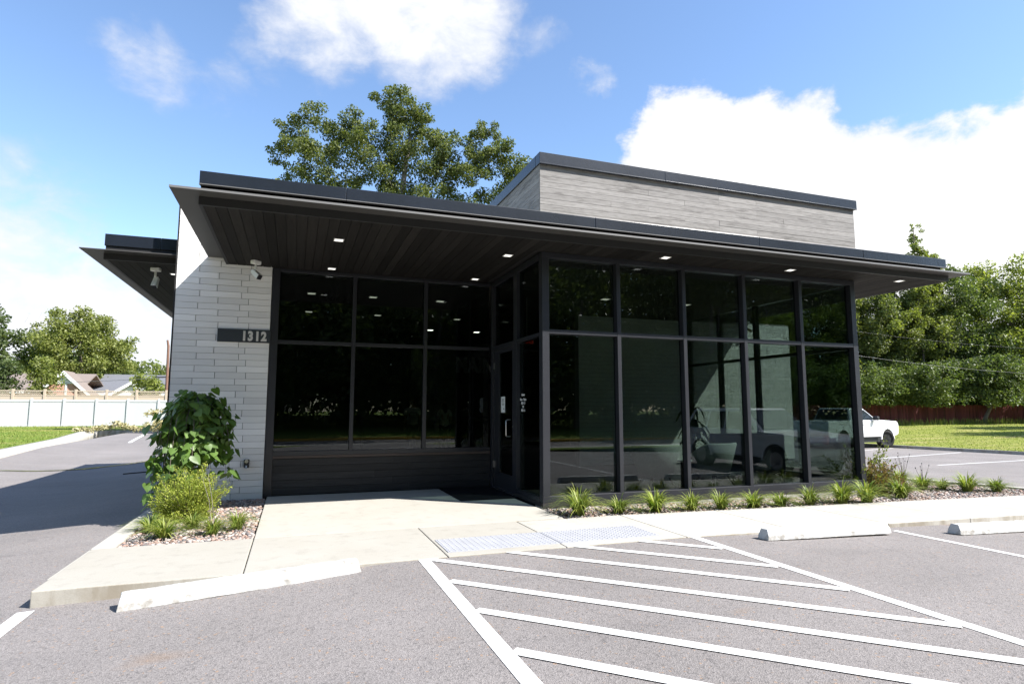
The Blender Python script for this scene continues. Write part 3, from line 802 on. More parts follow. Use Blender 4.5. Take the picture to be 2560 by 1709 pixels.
# timber clad upper box
ub = MB().box(.0, 6.37, .03, 9.0, H + .386, 5.15).build('upper_wall', M['mortar'], bank)
rnd = random.Random(2); rows = 11; z0, z1 = H + .39, 5.155; hh = (z1 - z0) / rows
for r in range(rows):
    z = z0 + r * hh
    cuts = sorted(rnd.sample([1.2, 1.9, 2.6, 3.3, 4.1, 4.7, 5.3], 2)); xs = [-.026] + cuts + [6.397]
    for a, b in zip(xs, xs[1:]):
        m = MB(); m.box(a + .0015, b - .0015, rnd.uniform(-.002, .003), .03, z + .002, z + hh - .002); m.build('siding_board', M['siding'], ub)
    cuts = [rnd.uniform(2.5, 5.5)]; ys_ = [.031] + cuts + [9.0]
    for a, b in zip(ys_, ys_[1:]):
        m = MB(); m.box(-.026, .0, a + .0015, b - .0015, z + .002, z + hh - .002); m.build('siding_board', M['siding_side'], ub)
    m = MB(); m.box(6.37, 6.397, .031, 9.0, z + .002, z + hh - .002); m.build('siding_board', M['siding_side'], ub)
for a, b in ((-.05, 2.2), (2.2, 6.44)):
    m = MB(); m.box(a + .002, b - .002, -.045, .12, 5.155, 5.332); m.box(a + .002, b - .002, -.052, -.045, 5.148, 5.165); m.build('parapet_cap', M['fascia'], ub, bevel=.006)
for a, b in ((.122, 3.0), (3.0, 9.05)):
    m = MB(); m.box(-.05, .11, a + .002, b - .002, 5.155, 5.332); m.build('parapet_cap', M['fascia'], ub, bevel=.006)
MB().box(6.29, 6.44, .122, 9.05, 5.155, 5.332).build('parapet_cap', M['fascia'], ub, bevel=.006)
MB().box(.11, 6.29, .12, 9.0, 5.15, 5.2).build('roof_deck', M['foundation'], ub)

# foundation and black plinth under the glass front
MB().box(.0, 6.29, .012, .3, -.5, -.004).build('foundation', M['foundation'], bank)
MB().box(-.008, 6.31, -.006, .14, -.003, .058).build('plinth', M['black'], bank)
MB().box(6.18, 6.31, .14, 4.97, -.4, .058).build('plinth', M['black'], bank)
MB().box(-.008, .13, .14, 1.28, -.003, .058).build('plinth', M['black'], bank)

# window walls
FD = .13     # frame depth
def wwall(name): 
    return None
# front, Y = 0
front = MB().box(.0, 6.30, 0, FD, .06, .148).build('window_wall', M['frame'], bank, bevel=.003)
MB().box(.0, 6.30, 0, FD, 3.70, 3.777).build('head_rail', M['frame'], front, bevel=.003)
posts = [(.0, .112), (1.270, 1.335), (2.493, 2.558), (3.718, 3.783), (4.956, 5.024), (6.188, 6.30)]
for a, b in posts:
    MB().box(a, b, -.003, FD + .002, .1485, 3.6995).build('mullion', M['frame'], front, bevel=.003)
for (a, b), (c, d) in zip(posts, posts[1:]):
    MB().box(b + .0005, c - .0005, .0, FD, 2.535, 2.598).build('transom', M['frame'], front, bevel=.003)
    for z0, z1 in ((.149, 2.5345), (2.5985, 3.6995)):
        MB().box(b - .004, c + .004, .094, .106, z0, z1).build('pane', M['glass'], front)
# right side, X = 6.30
side = MB().box(6.18, 6.302, .135, 4.985, .06, .148).build('window_wall', M['frame'], bank)
MB().box(6.18, 6.302, .135, 4.985, 3.70, 3.777).build('head_rail', M['frame'], side)
ps = [(.06, .135), (1.27, 1.335), (2.49, 2.56), (3.72, 3.79), (4.915, 4.985)]
for a, b in ps[1:]: MB().box(6.18, 6.304, a, b, .1485, 3.6995).build('mullion', M['frame'], side)
for (a, b), (c, d) in zip(ps, ps[1:]):
    MB().box(6.18, 6.302, b + .0005, c - .0005, 2.50, 2.562).build('transom', M['frame'], side)
    for z0, z1 in ((.149, 2.4995), (2.5625, 3.6995)):
        MB().box(6.215, 6.227, b - .004, c + .004, z0, z1).build('pane', M['glass'], side)
# entrance side, X = 0
ent = MB().box(-.002, FD, .135, 1.10, .06, .125).build('window_wall', M['frame'], bank)
MB().box(-.002, FD, .135, 2.50, 3.70, 3.777).build('head_rail', M['frame'], ent)
for a, b in ((1.10, 1.262), (2.372, 2.508)):
    MB().box(-.005, FD, a, b, .0, 3.6995).build('mullion', M['frame'], ent, bevel=.003)
MB().box(-.002, FD, .1355, 1.0995, 2.505, 2.56).build('transom', M['frame'], ent)
MB().box(-.002, FD, 1.2625, 2.3715, 2.47, 2.56).build('transom', M['frame'], ent)
for a, b, z0, z1 in ((.131, 1.104, .126, 2.5045), (.131, 1.104, 2.5605, 3.6995), (1.258, 2.376, 2.5605, 3.6995)):
    MB().box(.05, .062, a, b, z0, z1).build('pane', M['glass'], ent)
# door leaf
dr = MB(); dr.box(.02, .065, 1.268, 1.385, .012, 2.466); dr.box(.02, .065, 2.075, 2.366, .012, 2.466) ; dr.box(.02, .065, 1.385, 2.075, .012, .30); dr.box(.02, .065, 1.385, 2.075, 2.41, 2.466)
door = dr.build('door', M['frame'], bank)
MB().box(.036, .048, 1.383, 2.077, .298, 2.412).build('pane', M['doorglass'], door)
h = MB(); h.tube([(.02, 1.47, 1.23), (-.045, 1.47, 1.23), (-.06, 1.47, 1.21), (-.06, 1.47, .97), (-.045, 1.47, .95), (.02, 1.47, .95)], .011, 10); h.build('pull_handle', M['steel'], door, smooth=True)
MB().lathe([(.022, -.02), (.022, .0), (.018, .004)], 14, (.02, 1.33, 1.12), 'y').build('lock', M['steel'], door, rot=None)
for z in (.42, 2.2): MB().box(.0, .02, 2.34, 2.372, z - .06, z + .06).build('hinge', M['steel'], door)
tag(MB().box(-.045, .13, 1.263, 2.371, .0005, .0115).build('threshold', M['steel'], bank), 'metal door threshold')
# recess window, Y = 2.51
rec = MB().box(-3.744, -.01, 2.51, 2.63, .643, .716).build('window_wall', M['frame'], bank, bevel=.003)
MB().box(-3.862, -3.745, 2.50, 2.63, .0, 3.777).build('jamb', M['frame'], rec, bevel=.003)
MB().box(-3.744, -.01, 2.51, 2.63, 3.725, 3.777).build('head_rail', M['frame'], rec, bevel=.003)
rp = [(-3.80, -3.745), (-2.542, -2.478), (-1.278, -1.212), (-.03, -.008)]
for a, b in rp[1:3]: MB().box(a, b, 2.508, 2.63, .7165, 3.7245).build('mullion', M['frame'], rec, bevel=.003)
for (a, b), (c, d) in zip(rp, rp[1:]):
    MB().box(b + .0005, c - .0005, 2.51, 2.63, 2.502, 2.560).build('transom', M['frame'], rec, bevel=.003)
    for z0, z1 in ((.717, 2.5015), (2.5605, 3.7245)):
        MB().box(b - .004, c + .004, 2.56, 2.572, z0, z1).build('pane', M['glass'], rec)
base = MB().box(-3.744, -.009, 2.545, 2.63, -.2, .60).build('base_wall', M['black'], bank)
for r in range(5):
    z = .012 + r * .117
    for a, b in ((-3.744, -1.5 - .3 * (r % 3)), (-1.5 - .3 * (r % 3), -.009)):
        MB().box(a + .001, b - .001, 2.522 + .002 * (r % 2), 2.545, z + .002, z + .115).build('base_board', M['basewood'], base)
MB().box(-3.744, -.009, 2.50, 2.63, .602, .6415).build('ledge', M['ledge'], bank)
# flashing at the bottom of the tile wing
MB().box(-5.30, -3.87, 2.505, 2.55, -.10, -.031).build('base_flashing', M['black'], bank)

# ------------------------------------------------------------------ fittings on the building
def downlight(x, y, label, s=.056):
    t = thing('ceiling_light', label, 'ceiling light', (x, y, H), 0, 'square lights in the canopy soffit')
    f = MB()
    for a in ((-s - .012, s + .012, -s - .012, -s), (-s - .012, s + .012, s, s + .012), (-s - .012, -s, -s, s), (s, s + .012, -s, s)): f.box(a[0], a[1], a[2], a[3], -.006, .0)
    f.build('frame', M['white_metal'], t)
    MB().box(-s, s, -s, s, -.004, .001).build('diffuser', M['lamp'], t)
for x, y, l in ((-2.94, .39, 'square soffit light over the entrance slab, nearest the tile column at the front'), (-.408, .395, 'square soffit light nearest the top of the black corner post'),
                (1.974, -.32, 'square soffit light above the second front pane from the corner post'), (4.486, -.308, 'square soffit light above the fourth front pane from the corner post'),
                (-2.93, 2.24, 'square soffit light close above the recessed window, on the column side'), (-.405, 2.213, 'square soffit light close above the recessed window, on the door side'),
                (7.073, -.303, 'square soffit light in the canopy end beyond the glass front'), (-5.52, 3.62, 'square soffit light under the lower left roof beside a camera')):
    downlight(x, y, l)
def camera_unit(loc, rz, label, tilt=28, yaw2=0):
    t = thing('security_camera', label, 'security camera', loc, rz, 'white bullet cameras under the roofs')
    b = MB(); b.prism([(-.065, -.05), (.065, -.05), (.08, -.02), (.08, .02), (.065, .05), (-.065, .05), (-.08, .02), (-.08, -.02)], -.055, 0); b.build('mount', M['white_metal'], t, bevel=.008)
    MB().tube([(0, 0, -.055), (0, 0, -.13), (0, -.015, -.15)], .017, 10).build('arm', M['white_metal'], t, smooth=True)
    body = MB()
    a = R(tilt); d = Vector((0, -math.cos(a), -math.sin(a))); u = Vector((0, -math.sin(a), math.cos(a))); r_ = Vector((1, 0, 0)); c0 = Vector((0, .06, -.155))
    def ring(k, w, h): return [tuple(c0 + d * k + r_ * sx * w + u * sz * h) for sx, sz in ((-1, -1), (1, -1), (1, 1), (-1, 1))]
    body.hexa(ring(0, .038, .036) + ring(.2, .044, .044)); body.build('body', M['white_metal'], t, bevel=.012)
    e = MB(); e.hexa(ring(.2005, .04, .04) + ring(.214, .037, .037)); e.build('lens', M['blackplastic'], t, bevel=.004)
camera_unit((-4.11, 2.09, H), R(42), 'white bullet camera under the canopy soffit beside the tile column', 38)
camera_unit((-5.73, 3.2, H), R(-10), 'white bullet camera under the lower left roof', 62)
camera_unit((8.05, 4.86, H), R(25), 'camera on the sunlit tile wall seen through the glass front', 35)
sg = thing('address_sign', 'dark plate with the pale numerals 1312 on the tile column', 'sign', (-4.257, 2.498, 2.60))
MB().box(-.40, .398, -.03, .004, -.104, .108).build('plate', M['sign_face'], sg, bevel=.002)
for i, ch in enumerate('1312'):
    text_mesh('digit', ch, .205, M['numeral'], sg, ((.0, .094, .198, .297)[i], -.03, -.068), (R(90), 0, 0), .006, .80, .011, 'CENTER')
hy = thing('hose_tap', 'small dark tap box low on the tile column beside the redbud', 'tap', (-4.13, 2.50, .535))
MB().box(-.04, .04, -.07, .0, -.06, .07).build('body', M['blackplastic'], hy, bevel=.01)
MB().tube([(0, -.07, -.02), (0, -.10, -.03), (0, -.11, -.07)], .014, 8).build('spout', M['steel'], hy)
MB().lathe([(.03, 0), (.03, .012)], 12, (0, -.08, .045), 'y').build('handwheel', M['steel'], hy)
mt = MB().box(-.975, -.03, .955, 2.47, .001, .013).build('door_mat', M['mat'], bevel=.003)
tag(mt, 'black rubber mat on the slab in front of the door', 'door mat')
nt_ = thing('notice', 'white paper notice taped inside the entrance door glass', 'notice', (.034, 1.905, 1.49))
MB().box(-.001, .0008, -.105, .105, -.14, .14).build('sheet', M['paper'], nt_)
for i, w in enumerate((.14, .12, .14, .08, .13, .09)):
    MB().box(-.0016, -.0011, -.07 + (.14 - w) * .5, -.07 + w + (.14 - w) * .5, .10 - i * .022 - .005, .10 - i * .022 + .004).build('text_line', M['ink'], nt_)
MB().box(-.0016, -.0011, -.07, -.02, -.085, -.065).build('text_line', M['ink'], nt_)
hrs = thing('hours_lettering', 'small white opening hours lettering on the glass beside the door', 'lettering', (.0485, .94, 1.55))
for i, s_ in enumerate(('Hours', 'Mon - Thurs', '8:30 - 5', 'Fri', '8:30 - 6')):
    text_mesh('text_line', s_, .055, M['vinylletter'], hrs, (0, 0, .075 - i * .058 - (0.02 if i else 0)), (R(90), 0, R(-90)), .0006, 1., .0015, 'CENTER')
ex = thing('exit_sign', 'small red EXIT sign hanging inside near the entrance', 'exit sign', (1.0, 3.22, 2.80))
MB().box(-.17, .17, .0, .012, -.10, .10).build('plate', M['blackplastic'], ex)
text_mesh('letters', 'EXIT', .15, M['exit'], ex, (.13, .02, -.05), (R(90), 0, R(180)), .003, .8, .004)
text_mesh('letters', 'EXIT', .15, M['exit'], ex, (.14, -.008, -.05), (R(90), 0, 0), .003, -.8, .004)
MB().box(-.01, .01, -.004, .004, .10, .895).build('hanger', M['steel'], ex)
lights_in = [(-3.2, 4.2), (-2.0, 4.2), (-.6, 4.2), (-3.2, 6.6), (-1.6, 6.6), (.4, 6.6), (1.6, 8.9), (.2, 8.9), (2.6, 2.8), (4.6, 2.8)]
lb = ['above the recessed window end', 'second from the recessed window end', 'behind the door', 'second row by the left wall', 'second row middle', 'second row by the corner', 'near the lettered partition', 'above the two customers', 'above the grey chairs', 'above the dark sofa']
for (x, y), s_ in zip(lights_in, lb):
    t = thing('interior_light', 'lit square ceiling light inside the lobby, ' + s_, 'ceiling light', (x, y, 3.70), 0, 'lit ceiling lights inside the lobby')
    MB().box(-.085, .085, -.085, .085, -.012, -.001).build('frame', M['white_metal'], t); MB().box(-.07, .07, -.07, .07, -.016, -.0125).build('diffuser', M['inlamp2'] if y > 8 else M['inlamp'], t)

# ------------------------------------------------------------------ furniture inside
def tub_chair(loc, rz, label):
    t = thing('armchair', label, 'armchair', loc, rz, 'grey armchairs inside the glass front')
    s = MB(); n = 22; R0 = .385
    # wrap-around back: thick shell that flares outward with height
    ang = [R(-118 + 236 * i / n) for i in range(n + 1)]
    def P(a, r, z): return (r * math.sin(a) * 1.0, -r * math.cos(a) * .95, z)
    rings = []
    for a in ang:
        top = .775 - .20 * max(0, (abs(a) - R(60)) / R(58)); 
        rings.append([P(a, R0 * .72, .22), P(a, R0 * 1.10, top - .02), P(a, R0 * 1.06, top + .01), P(a, R0 * .90, top), P(a, R0 * .56, .24)])
    b = len(s.v)
    for q in rings: s.v += q
    for i in range(n):
        for k_ in range(5):
            k2 = (k_ + 1) % 5; s.f.append((b + i * 5 + k_, b + i * 5 + k2, b + (i + 1) * 5 + k2, b + (i + 1) * 5 + k_))
    s.f.append(tuple(b + k_ for k_ in range(5))); s.f.append(tuple(b + n * 5 + k_ for k_ in reversed(range(5))))
    s.build('backrest', M['boucle'], t, smooth=True, bevel=.0)
    MB().lathe([(.18, .23), (.24, .24), (.29, .38), (.27, .42), (.1, .43)], 20).build('seat', M['boucle'], t, smooth=True)
    for sx, sy in ((-1, -1), (1, -1), (1, 1), (-1, 1)):
        MB().tube([(sx * .14, sy * .14, .25), (sx * .27, sy * .25, .0)], [.02, .011], 8).build('leg', M['darkwood'], t)
    return t
tub_chair((2.47, .86, .036), R(-6), 'grey armchair inside the third pane, left one of the pair')
tub_chair((3.66, .86, .036), R(12), 'grey armchair inside the fourth pane, in front of the plant')
sf = thing('sofa', 'long charcoal sofa inside in front of the tile wall', 'sofa', (5.42, 2.2, .036), R(-18))
MB().box(-.75, .75, -.42, -.18, .12, .88).build('backrest', M['sofa'], sf, bevel=.05)
for i in range(2): MB().box(-.73 + i * .74, -.01 + i * .74, -.17, .42, .30, .46).build('seat_cushion', M['sofa'], sf, bevel=.03)
MB().box(-.75, .75, -.18, .44, .12, .295).build('base', M['sofa'], sf, bevel=.02)
for sx in (-.7, .7):
    for sy in (-.36, .38): MB().box(sx - .02, sx + .02, sy - .02, sy + .02, 0, .12).build('leg', M['darkwood'], sf)
tb = thing('side_table', 'small round pale table between the grey armchairs', 'table', (3.05, .95, .036))
MB().lathe([(.20, .46), (.21, .47), (.21, .485), (.19, .49)], 24).build('tabletop', M['trim'], tb)
MB().tube([(0, 0, 0), (0, 0, .46)], .02, 10).build('stem', M['darkwood'], tb); MB().lathe([(.14, 0), (.14, .012), (.02, .02)], 20).build('foot', M['darkwood'], tb)
pt = thing('potted_plant', 'tall dark leafy plant in a pot behind the grey armchair', 'plant', (4.62, 2.75, .036))
MB().lathe([(.15, 0), (.2, .34), (.21, .36), (.17, .36), (.16, .33)], 18).build('pot', M['terracotta'], pt)
MB().tube([(0, 0, .3), (.03, .02, .8), (-.02, 0, 1.2)], [.022, .018, .012], 7).build('stem', M['bark'], pt)
rr = random.Random(9)
for i in range(38):
    a = rr.uniform(0, 6.28); z = rr.uniform(.6, 1.3); L = rr.uniform(.3, .5); w = .05; lf = MB(); d = Vector((math.cos(a), math.sin(a), 0)); s_ = Vector((-d.y, d.x, 0))
    pts = []
    for k_ in range(5):
        u = k_ / 4; c = d * (L * u) + Vector((0, 0, z + .18 * math.sin(u * 2.6) - .22 * u * u)); wd = w * math.sin(math.pi * min(.98, u * .8 + .12)); pts.append((c + s_ * wd, c - s_ * wd))
    for p, q in pts: lf.v += [tuple(p), tuple(q)]
    for k_ in range(4): lf.f.append((2 * k_, 2 * k_ + 1, 2 * k_ + 3, 2 * k_ + 2))
    lf.build('leaf', M['leafB'], pt)
pic = thing('wall_picture', 'dark patterned picture hanging deep inside behind the corner post', 'picture', (4.2, 11.985, 1.75))
MB().box(-.4, .4, -.02, 0, -.55, .55).build('frame', M['blackplastic'], pic); MB().box(-.36, .36, -.024, -.0205, -.5, .5).build('print', M['art'], pic)

# ------------------------------------------------------------------ people (skinned bodies)
def skinned(name, pts, edges, rad, mat, parent, sub=2):
    me = bpy.data.meshes.new(name); me.from_pydata(pts, edges, []); o = add(name, me, mat, parent)
    sk = o.modifiers.new('skin', 'SKIN'); sk.use_smooth_shade = True
    sv = me.skin_vertices[0].data
    for i, r in enumerate(rad): sv[i].radius = (r, r) if not isinstance(r, tuple) else r; sv[i].use_root = (i == 0)
    ss = o.modifiers.new('sub', 'SUBSURF'); ss.levels = sub; ss.render_levels = sub
    return o
def person(loc, rz, h, female, label):
    t = thing('person', label, 'person', loc, rz); k_ = h / 1.75
    J = {'pel': (0, 0, .95), 'wai': (0, .01, 1.08), 'che': (0, .0, 1.30), 'nec': (0, 0, 1.47), 'hed': (0, -.015, 1.60), 'top': (0, -.01, 1.71)}
    names = list(J); pts = [J[n_] for n_ in names]; E = [(0, 1), (1, 2), (2, 3), (3, 4), (4, 5)]
    rad = [.135, .125, .145, .052, .088, .062] if not female else [.14, .108, .118, .045, .085, .06]
    for s_ in (-1, 1):
        b = len(pts); sw = .17 if female else .2
        pts += [(s_ * sw, 0, 1.42), (s_ * (sw + .06), .02, 1.13), (s_ * (sw + .04), -.10, .90), (s_ * (sw + .03), -.13, .81)]
        rad += [.058, .043, .032, .038]; E += [(2, b), (b, b + 1), (b + 1, b + 2), (b + 2, b + 3)]
        for f_ in range(4):          # four fingers
            pts += [(s_ * (sw + .03), -.16 + f_ * .02, .765 - .004 * (f_ in (1, 2))), (s_ * (sw + .025), -.155 + f_ * .02, .72 - .01 * (f_ in (1, 2)))]
            rad += [.010, .008]; q = len(pts) - 2; E += [(b + 3, q), (q, q + 1)]
        pts += [(s_ * (sw - .005), -.17, .79), (s_ * (sw - .01), -.18, .755)]; rad += [.011, .009]; q = len(pts) - 2; E += [(b + 3, q), (q, q + 1)]
        b = len(pts); pts += [(s_ * .095, 0, .88), (s_ * .10, -.015, .50), (s_ * .105, .02, .10), (s_ * .11, -.06, .04), (s_ * .115, -.15, .03)]
        rad += [.088, .062, .042, .045, .032]; E += [(0, b), (b, b + 1), (b + 1, b + 2), (b + 2, b + 3), (b + 3, b + 4)]
    pts = [tuple(c * k_ for c in p) for p in pts]; rad = [r * k_ for r in rad]
    skinned('body', pts, E, rad, M['skin'], t)
    K = lambda p: tuple(c * k_ for c in p)
    hem = .84 if not female else .70; sw = .17 if female else .2
    sp = [K((0, 0, 1.15)), K((0, 0, 1.34)), K((0, 0, 1.42)), K((0, 0, .98)), K((0, 0, hem))]; se = [(0, 1), (1, 2), (0, 3), (3, 4)]; sr = [.165, .175, .10, .165, .165] if not female else [.14, .145, .085, .165, .195]
    for s_ in (-1, 1): b = len(sp); sp += [K((s_ * sw, 0, 1.41)), K((s_ * (sw + .05), .015, 1.2))]; sr += [.078, .066]; se += [(1, b), (b, b + 1)]
    skinned('shirt' if not female else 'blouse', sp, se, [(r * k_ * (1.12), r * k_ * .9) for r in sr], M['shirt'] if not female else M['blouse'], t)
    tp = [K((0, 0, .94))]; tr_ = [.155]; te = []
    for s_ in (-1, 1): b = len(tp); tp += [K((s_ * .095, 0, .86)), K((s_ * .10, -.015, .5)), K((s_ * .105, .02, .12))]; tr_ += [.105, .08, .066]; te += [(0, b), (b, b + 1), (b + 1, b + 2)]
    skinned('trousers', tp, te, [r * k_ for r in tr_], M['trousers'], t)
    hp = [K((0, .02, 1.66)), K((0, .03, 1.58))]; hr = [.10, .09]; he = [(0, 1)]
    if female: hp += [K((0, .075, 1.44)), K((0, .09, 1.30))]; hr += [.085, .06]; he += [(1, 2), (2, 3)]
    skinned('hair', hp, he, [r * k_ for r in hr], M['hair'], t)
    fc = MB(); fc.lathe([(.012, -.115 * k_), (.018, -.095 * k_), (.012, -.08 * k_)], 8, (0, 0, 1.60 * k_), 'y'); fc.build('nose', M['skin'], t)
    for s_ in (-1, 1):
        MB().lathe([(.004, -.097), (.012, -.09), (.010, -.07)], 8, (s_ * .032, .0, 1.63 * k_), 'y').build('eye', M['hair'], t)
        MB().lathe([(.012, -.012), (.03, 0), (.012, .012)], 8, (s_ * .09, .0, 1.61 * k_), 'y').build('ear', M['skin'], t)
    if not female:
        MB().box(-.12, .12, .168, .172, 1.26, 1.285).build('shirt_print', M['print'], t)
        for i in range(3): MB().box(-.10 + .02 * i, .10, .17, .175, 1.08 + i * .045, 1.105 + i * .045).build('shirt_print', M['print'], t)
    else:
        MB().tube([(.12, .02, 1.46), (.19, .16, 1.2), (.27, .08, .93)], .012, 6).build('bag_strap', M['bag'], t)
        MB().box(.20, .34, -.02, .14, .68, .93).build('handbag', M['bag'], t, bevel=.03)
    return t
person((.03, 10.55, .036), R(180), 1.72, False, 'man in a pale printed T-shirt seen from behind deep inside')
person((1.0, 10.35, .036), R(180), 1.66, True, 'woman with long dark hair and shoulder bag seen from behind inside')

# ------------------------------------------------------------------ wheel stops
def wheel_stop(loc, rz, tilt, label, L=1.83):
    prof = [(-.085, 0), (.085, 0), (.078, .05), (.045, .118), (-.045, .118), (-.078, .05)]
    n = 30; rr = random.Random(hash(label) % 99); V = []; F = []
    for i in range(n + 1):
        x = L * i / n
        for k_, (a, b) in enumerate(prof):
            j = rr.uniform(-.0022, .0022) if 0 < i < n else rr.uniform(-.006, .006)
            xx = x + ((.02 if i == 0 else -.02) * (b / .118) if i in (0, n) else 0) + (rr.uniform(-.006, .006) if i in (0, n) else 0)
            V.append((xx, a + j, max(0, b + j)))
    for i in range(n):
        for k_ in range(6): F.append((i * 6 + k_, i * 6 + (k_ + 1) % 6, (i + 1) * 6 + (k_ + 1) % 6, (i + 1) * 6 + k_))
    m = MB(); m.v = V; m.f = F + [tuple(range(6))[::-1], tuple(n * 6 + k_ for k_ in range(6))]
    o = m.build('wheel_stop', M['wheelstop'], None, loc, bevel=.006, rot=(0, tilt, rz))
    return tag(o, label, 'wheel stop', 'painted concrete wheel stops facing the building')
wheel_stop((-4.655, -2.735, za(-4.6) - .004), R(7.6), R(-2.0), 'worn white wheel stop lying askew by the kerb corner')
wheel_stop((1.53, -2.675, za(1.55) + .003), R(-1.8), R(1.0), 'white wheel stop beside the hatched aisle', 1.80)
wheel_stop((4.19, -2.95, za(4.2) + .003), R(-2.), R(1.2), 'white wheel stop cut by the picture edge', 1.83)

# ------------------------------------------------------------------ vegetation helpers
def leaf_quads(C, D_, size, wid, rg, fold=.25):
    """diamond leaves: C centres, D_ axis directions"""
    n = len(C); up_ = rg.normal(size=(n, 3)); up_[:, 2] += .6
    S = np.cross(D_, up_); S /= np.linalg.norm(S, axis=1, keepdims=True) + 1e-9
    N = np.cross(S, D_)
    L = size[:, None] * .5; W_ = (size * wid)[:, None] * .5
    a = C - D_ * L; b = C + S * W_ + N * W_ * fold; c = C + D_ * L; d = C - S * W_ + N * W_ * fold
    V = np.stack([a, b, c, d], 1).reshape(-1, 3); F = np.arange(n * 4).reshape(-1, 4)
    return V, F
def crown_mesh(name, clusters, per, size, rg, wid=.62, droop=.2):
    Cs = []; Ds = []; Sz = []
    for (c, r) in clusters:
        k_ = max(8, int(per * (r ** 2)))
        d = rg.normal(size=(k_, 3)); d /= np.linalg.norm(d, axis=1, keepdims=True)
        rad = r * rg.random(k_) ** .45
        p = np.array(c) + d * rad[:, None] * np.array([1, 1, .78])
        a = d * .6 + rg.normal(size=(k_, 3)) * .7; a[:, 2] -= droop; a /= np.linalg.norm(a, axis=1, keepdims=True)
        Cs.append(p); Ds.append(a); Sz.append(size * (.65 + .7 * rg.random(k_)))
    V, F = leaf_quads(np.vstack(Cs), np.vstack(Ds), np.concatenate(Sz), wid, rg)
    return np_mesh(name, V, F)
def trunk_mb(h, r0, clusters, rg, lean=(0, 0), start=.25, top=.75, n=7, thin=1.):
    """trunk and limbs: every cluster hangs on a limb that grows from the nearest lower node"""
    m = MB(); nodes = []
    pts = []; rad = []
    for i in range(n + 1):
        u = i / n; z = h * top * u
        p = Vector((lean[0] * u + .02 * h * math.sin(u * 5 + lean[0]) * u, lean[1] * u + .015 * h * math.sin(u * 4) * u, z)); pts.append(p); rad.append(r0 * (1.25 if i == 0 else 1 - .75 * u))
        if u >= start: nodes.append((p, rad[-1]))
    m.tube(pts, rad, 9)
    order = sorted(clusters, key=lambda c: (Vector(c[0]) - Vector((lean[0], lean[1], h * .5))).length)
    for c, r in order:
        c = Vector(c); best = None
        for p, rr_ in nodes:
            d = (c - p).length + max(0, (p.z - c.z)) * 2.2
            if best is None or d < best[0]: best = (d, p, rr_)
        _, p, rr_ = best; mid_ = p.lerp(c, .5) + Vector((rg.normal() * .06, rg.normal() * .06, -.04 + rg.normal() * .04)) * (c - p).length
        r1 = max(.012, min(rr_ * .62, .018 + .022 * (c - p).length)) * thin
        m.tube([p, mid_, c], [r1, r1 * .75, r1 * .45], 5, cap=False)
        nodes.append((mid_, r1 * .75)); nodes.append((c, r1 * .5))
    return m
def round_clusters(rg, n, centre, rx, ry, rz, cr, low=-.6):
    out = []
    while len(out) < n:
        d = rg.normal(size=3); d /= np.linalg.norm(d)
        if d[2] < low: continue
        k_ = (.35 + .65 * rg.random() ** .5)
        lump = 1 + .16 * math.sin(3 * math.atan2(d[1], d[0]) + 5 * d[2])
        out.append(((centre[0] + d[0] * rx * k_ * lump, centre[1] + d[1] * ry * k_ * lump, centre[2] + d[2] * rz * k_ * lump), cr * (.7 + .6 * rg.random())))
    return out
def tree(name, label, loc, h, clusters, per, size, leaf, seed, r0=.25, lean=(0, 0), start=.3, top=.75, wid=.62, droop=.2, bark='bark', group=None, rz=0., cat='tree'):
    rg = np.random.default_rng(seed); t = thing(name, label, cat, loc, rz, group)
    trunk_mb(h, r0, clusters, rg, lean, start, top).build('trunk', M[bark], t, smooth=True)
    add('crown', crown_mesh('crown', clusters, per, size, rg, wid, droop), M[leaf], t)
    return t

# oak behind the building
rg = np.random.default_rng(11)
lobes = [(-2.9, 1.2, 18.2, 1.15), (-4.3, 1.4, 17.6, .9), (-4.7, 1.3, 16.2, .9), (-3.4, 1., 16.4, 1.2), (-1.9, .8, 17.4, 1.1), (-2.2, .5, 15.9, 1.3), (-3.8, .9, 15., 1.0), (-.9, .3, 17.9, 1.0), (-.6, 0, 16.4, 1.3),
         (1.0, .0, 19.5, .9), (1.9, -.2, 19.8, .8), (2.7, -.4, 19.2, .9), (1.5, 0, 18.7, 1.0), (2.7, -.5, 18.2, 1.0), (3.0, -.6, 18.0, .85), (.2, 0, 17.4, 1.1), (1.8, -.2, 17., 1.3), (3.2, -.7, 16.9, 1.2), (.7, 0, 15.6, 1.4), (2.6, -.4, 15.6, 1.4),
         (4.4, -1., 17.3, .9), (4.7, -1.1, 16.2, 1.2), (4.1, -.8, 15.2, 1.3), (6.2, -1.8, 17.6, .7), (6.9, -2., 17.7, .65), (6.1, -1.7, 16.6, 1.0), (7.3, -2.2, 16.7, .95), (8.1, -2.5, 16.1, .95), (6.9, -2., 15.4, 1.2), (5.6, -1.4, 15., 1.2), (8.5, -2.6, 15., 1.0), (7.8, -2.3, 14.2, 1.2),
         (-2.6, .7, 14.3, 1.2), (-1., .3, 14.4, 1.3), (1.6, -.2, 14., 1.5), (3.6, -.6, 13.8, 1.4), (5.8, -1.3, 13.4, 1.4), (-.2, .1, 13., 1.4), (-4.4, 1.1, 13.6, .9), (4.6, -1., 12., 1.4), (2., -.3, 12., 1.5), (7., -1.8, 12.4, 1.2)]
cl = []
for (x, y, z, r) in lobes:
    cl.append(((x, y, z - 15.), r * .66))
    for q in range(7):
        d = rg.normal(size=3); d /= np.linalg.norm(d); cl.append(((x + d[0] * r * .8, y + d[1] * r * 1.1, z - 15. + d[2] * r * .75), r * (.30 + .22 * rg.random())))
cl = [((x, y, z + 15.), r) for (x, y, z), r in cl]
ok = thing('oak_tree', 'tall open oak rising behind the flat roof', 'tree', (1.6, 26.4, 0))
cl2 = [((x - 1.6, y, z), r) for (x, y, z), r in cl]
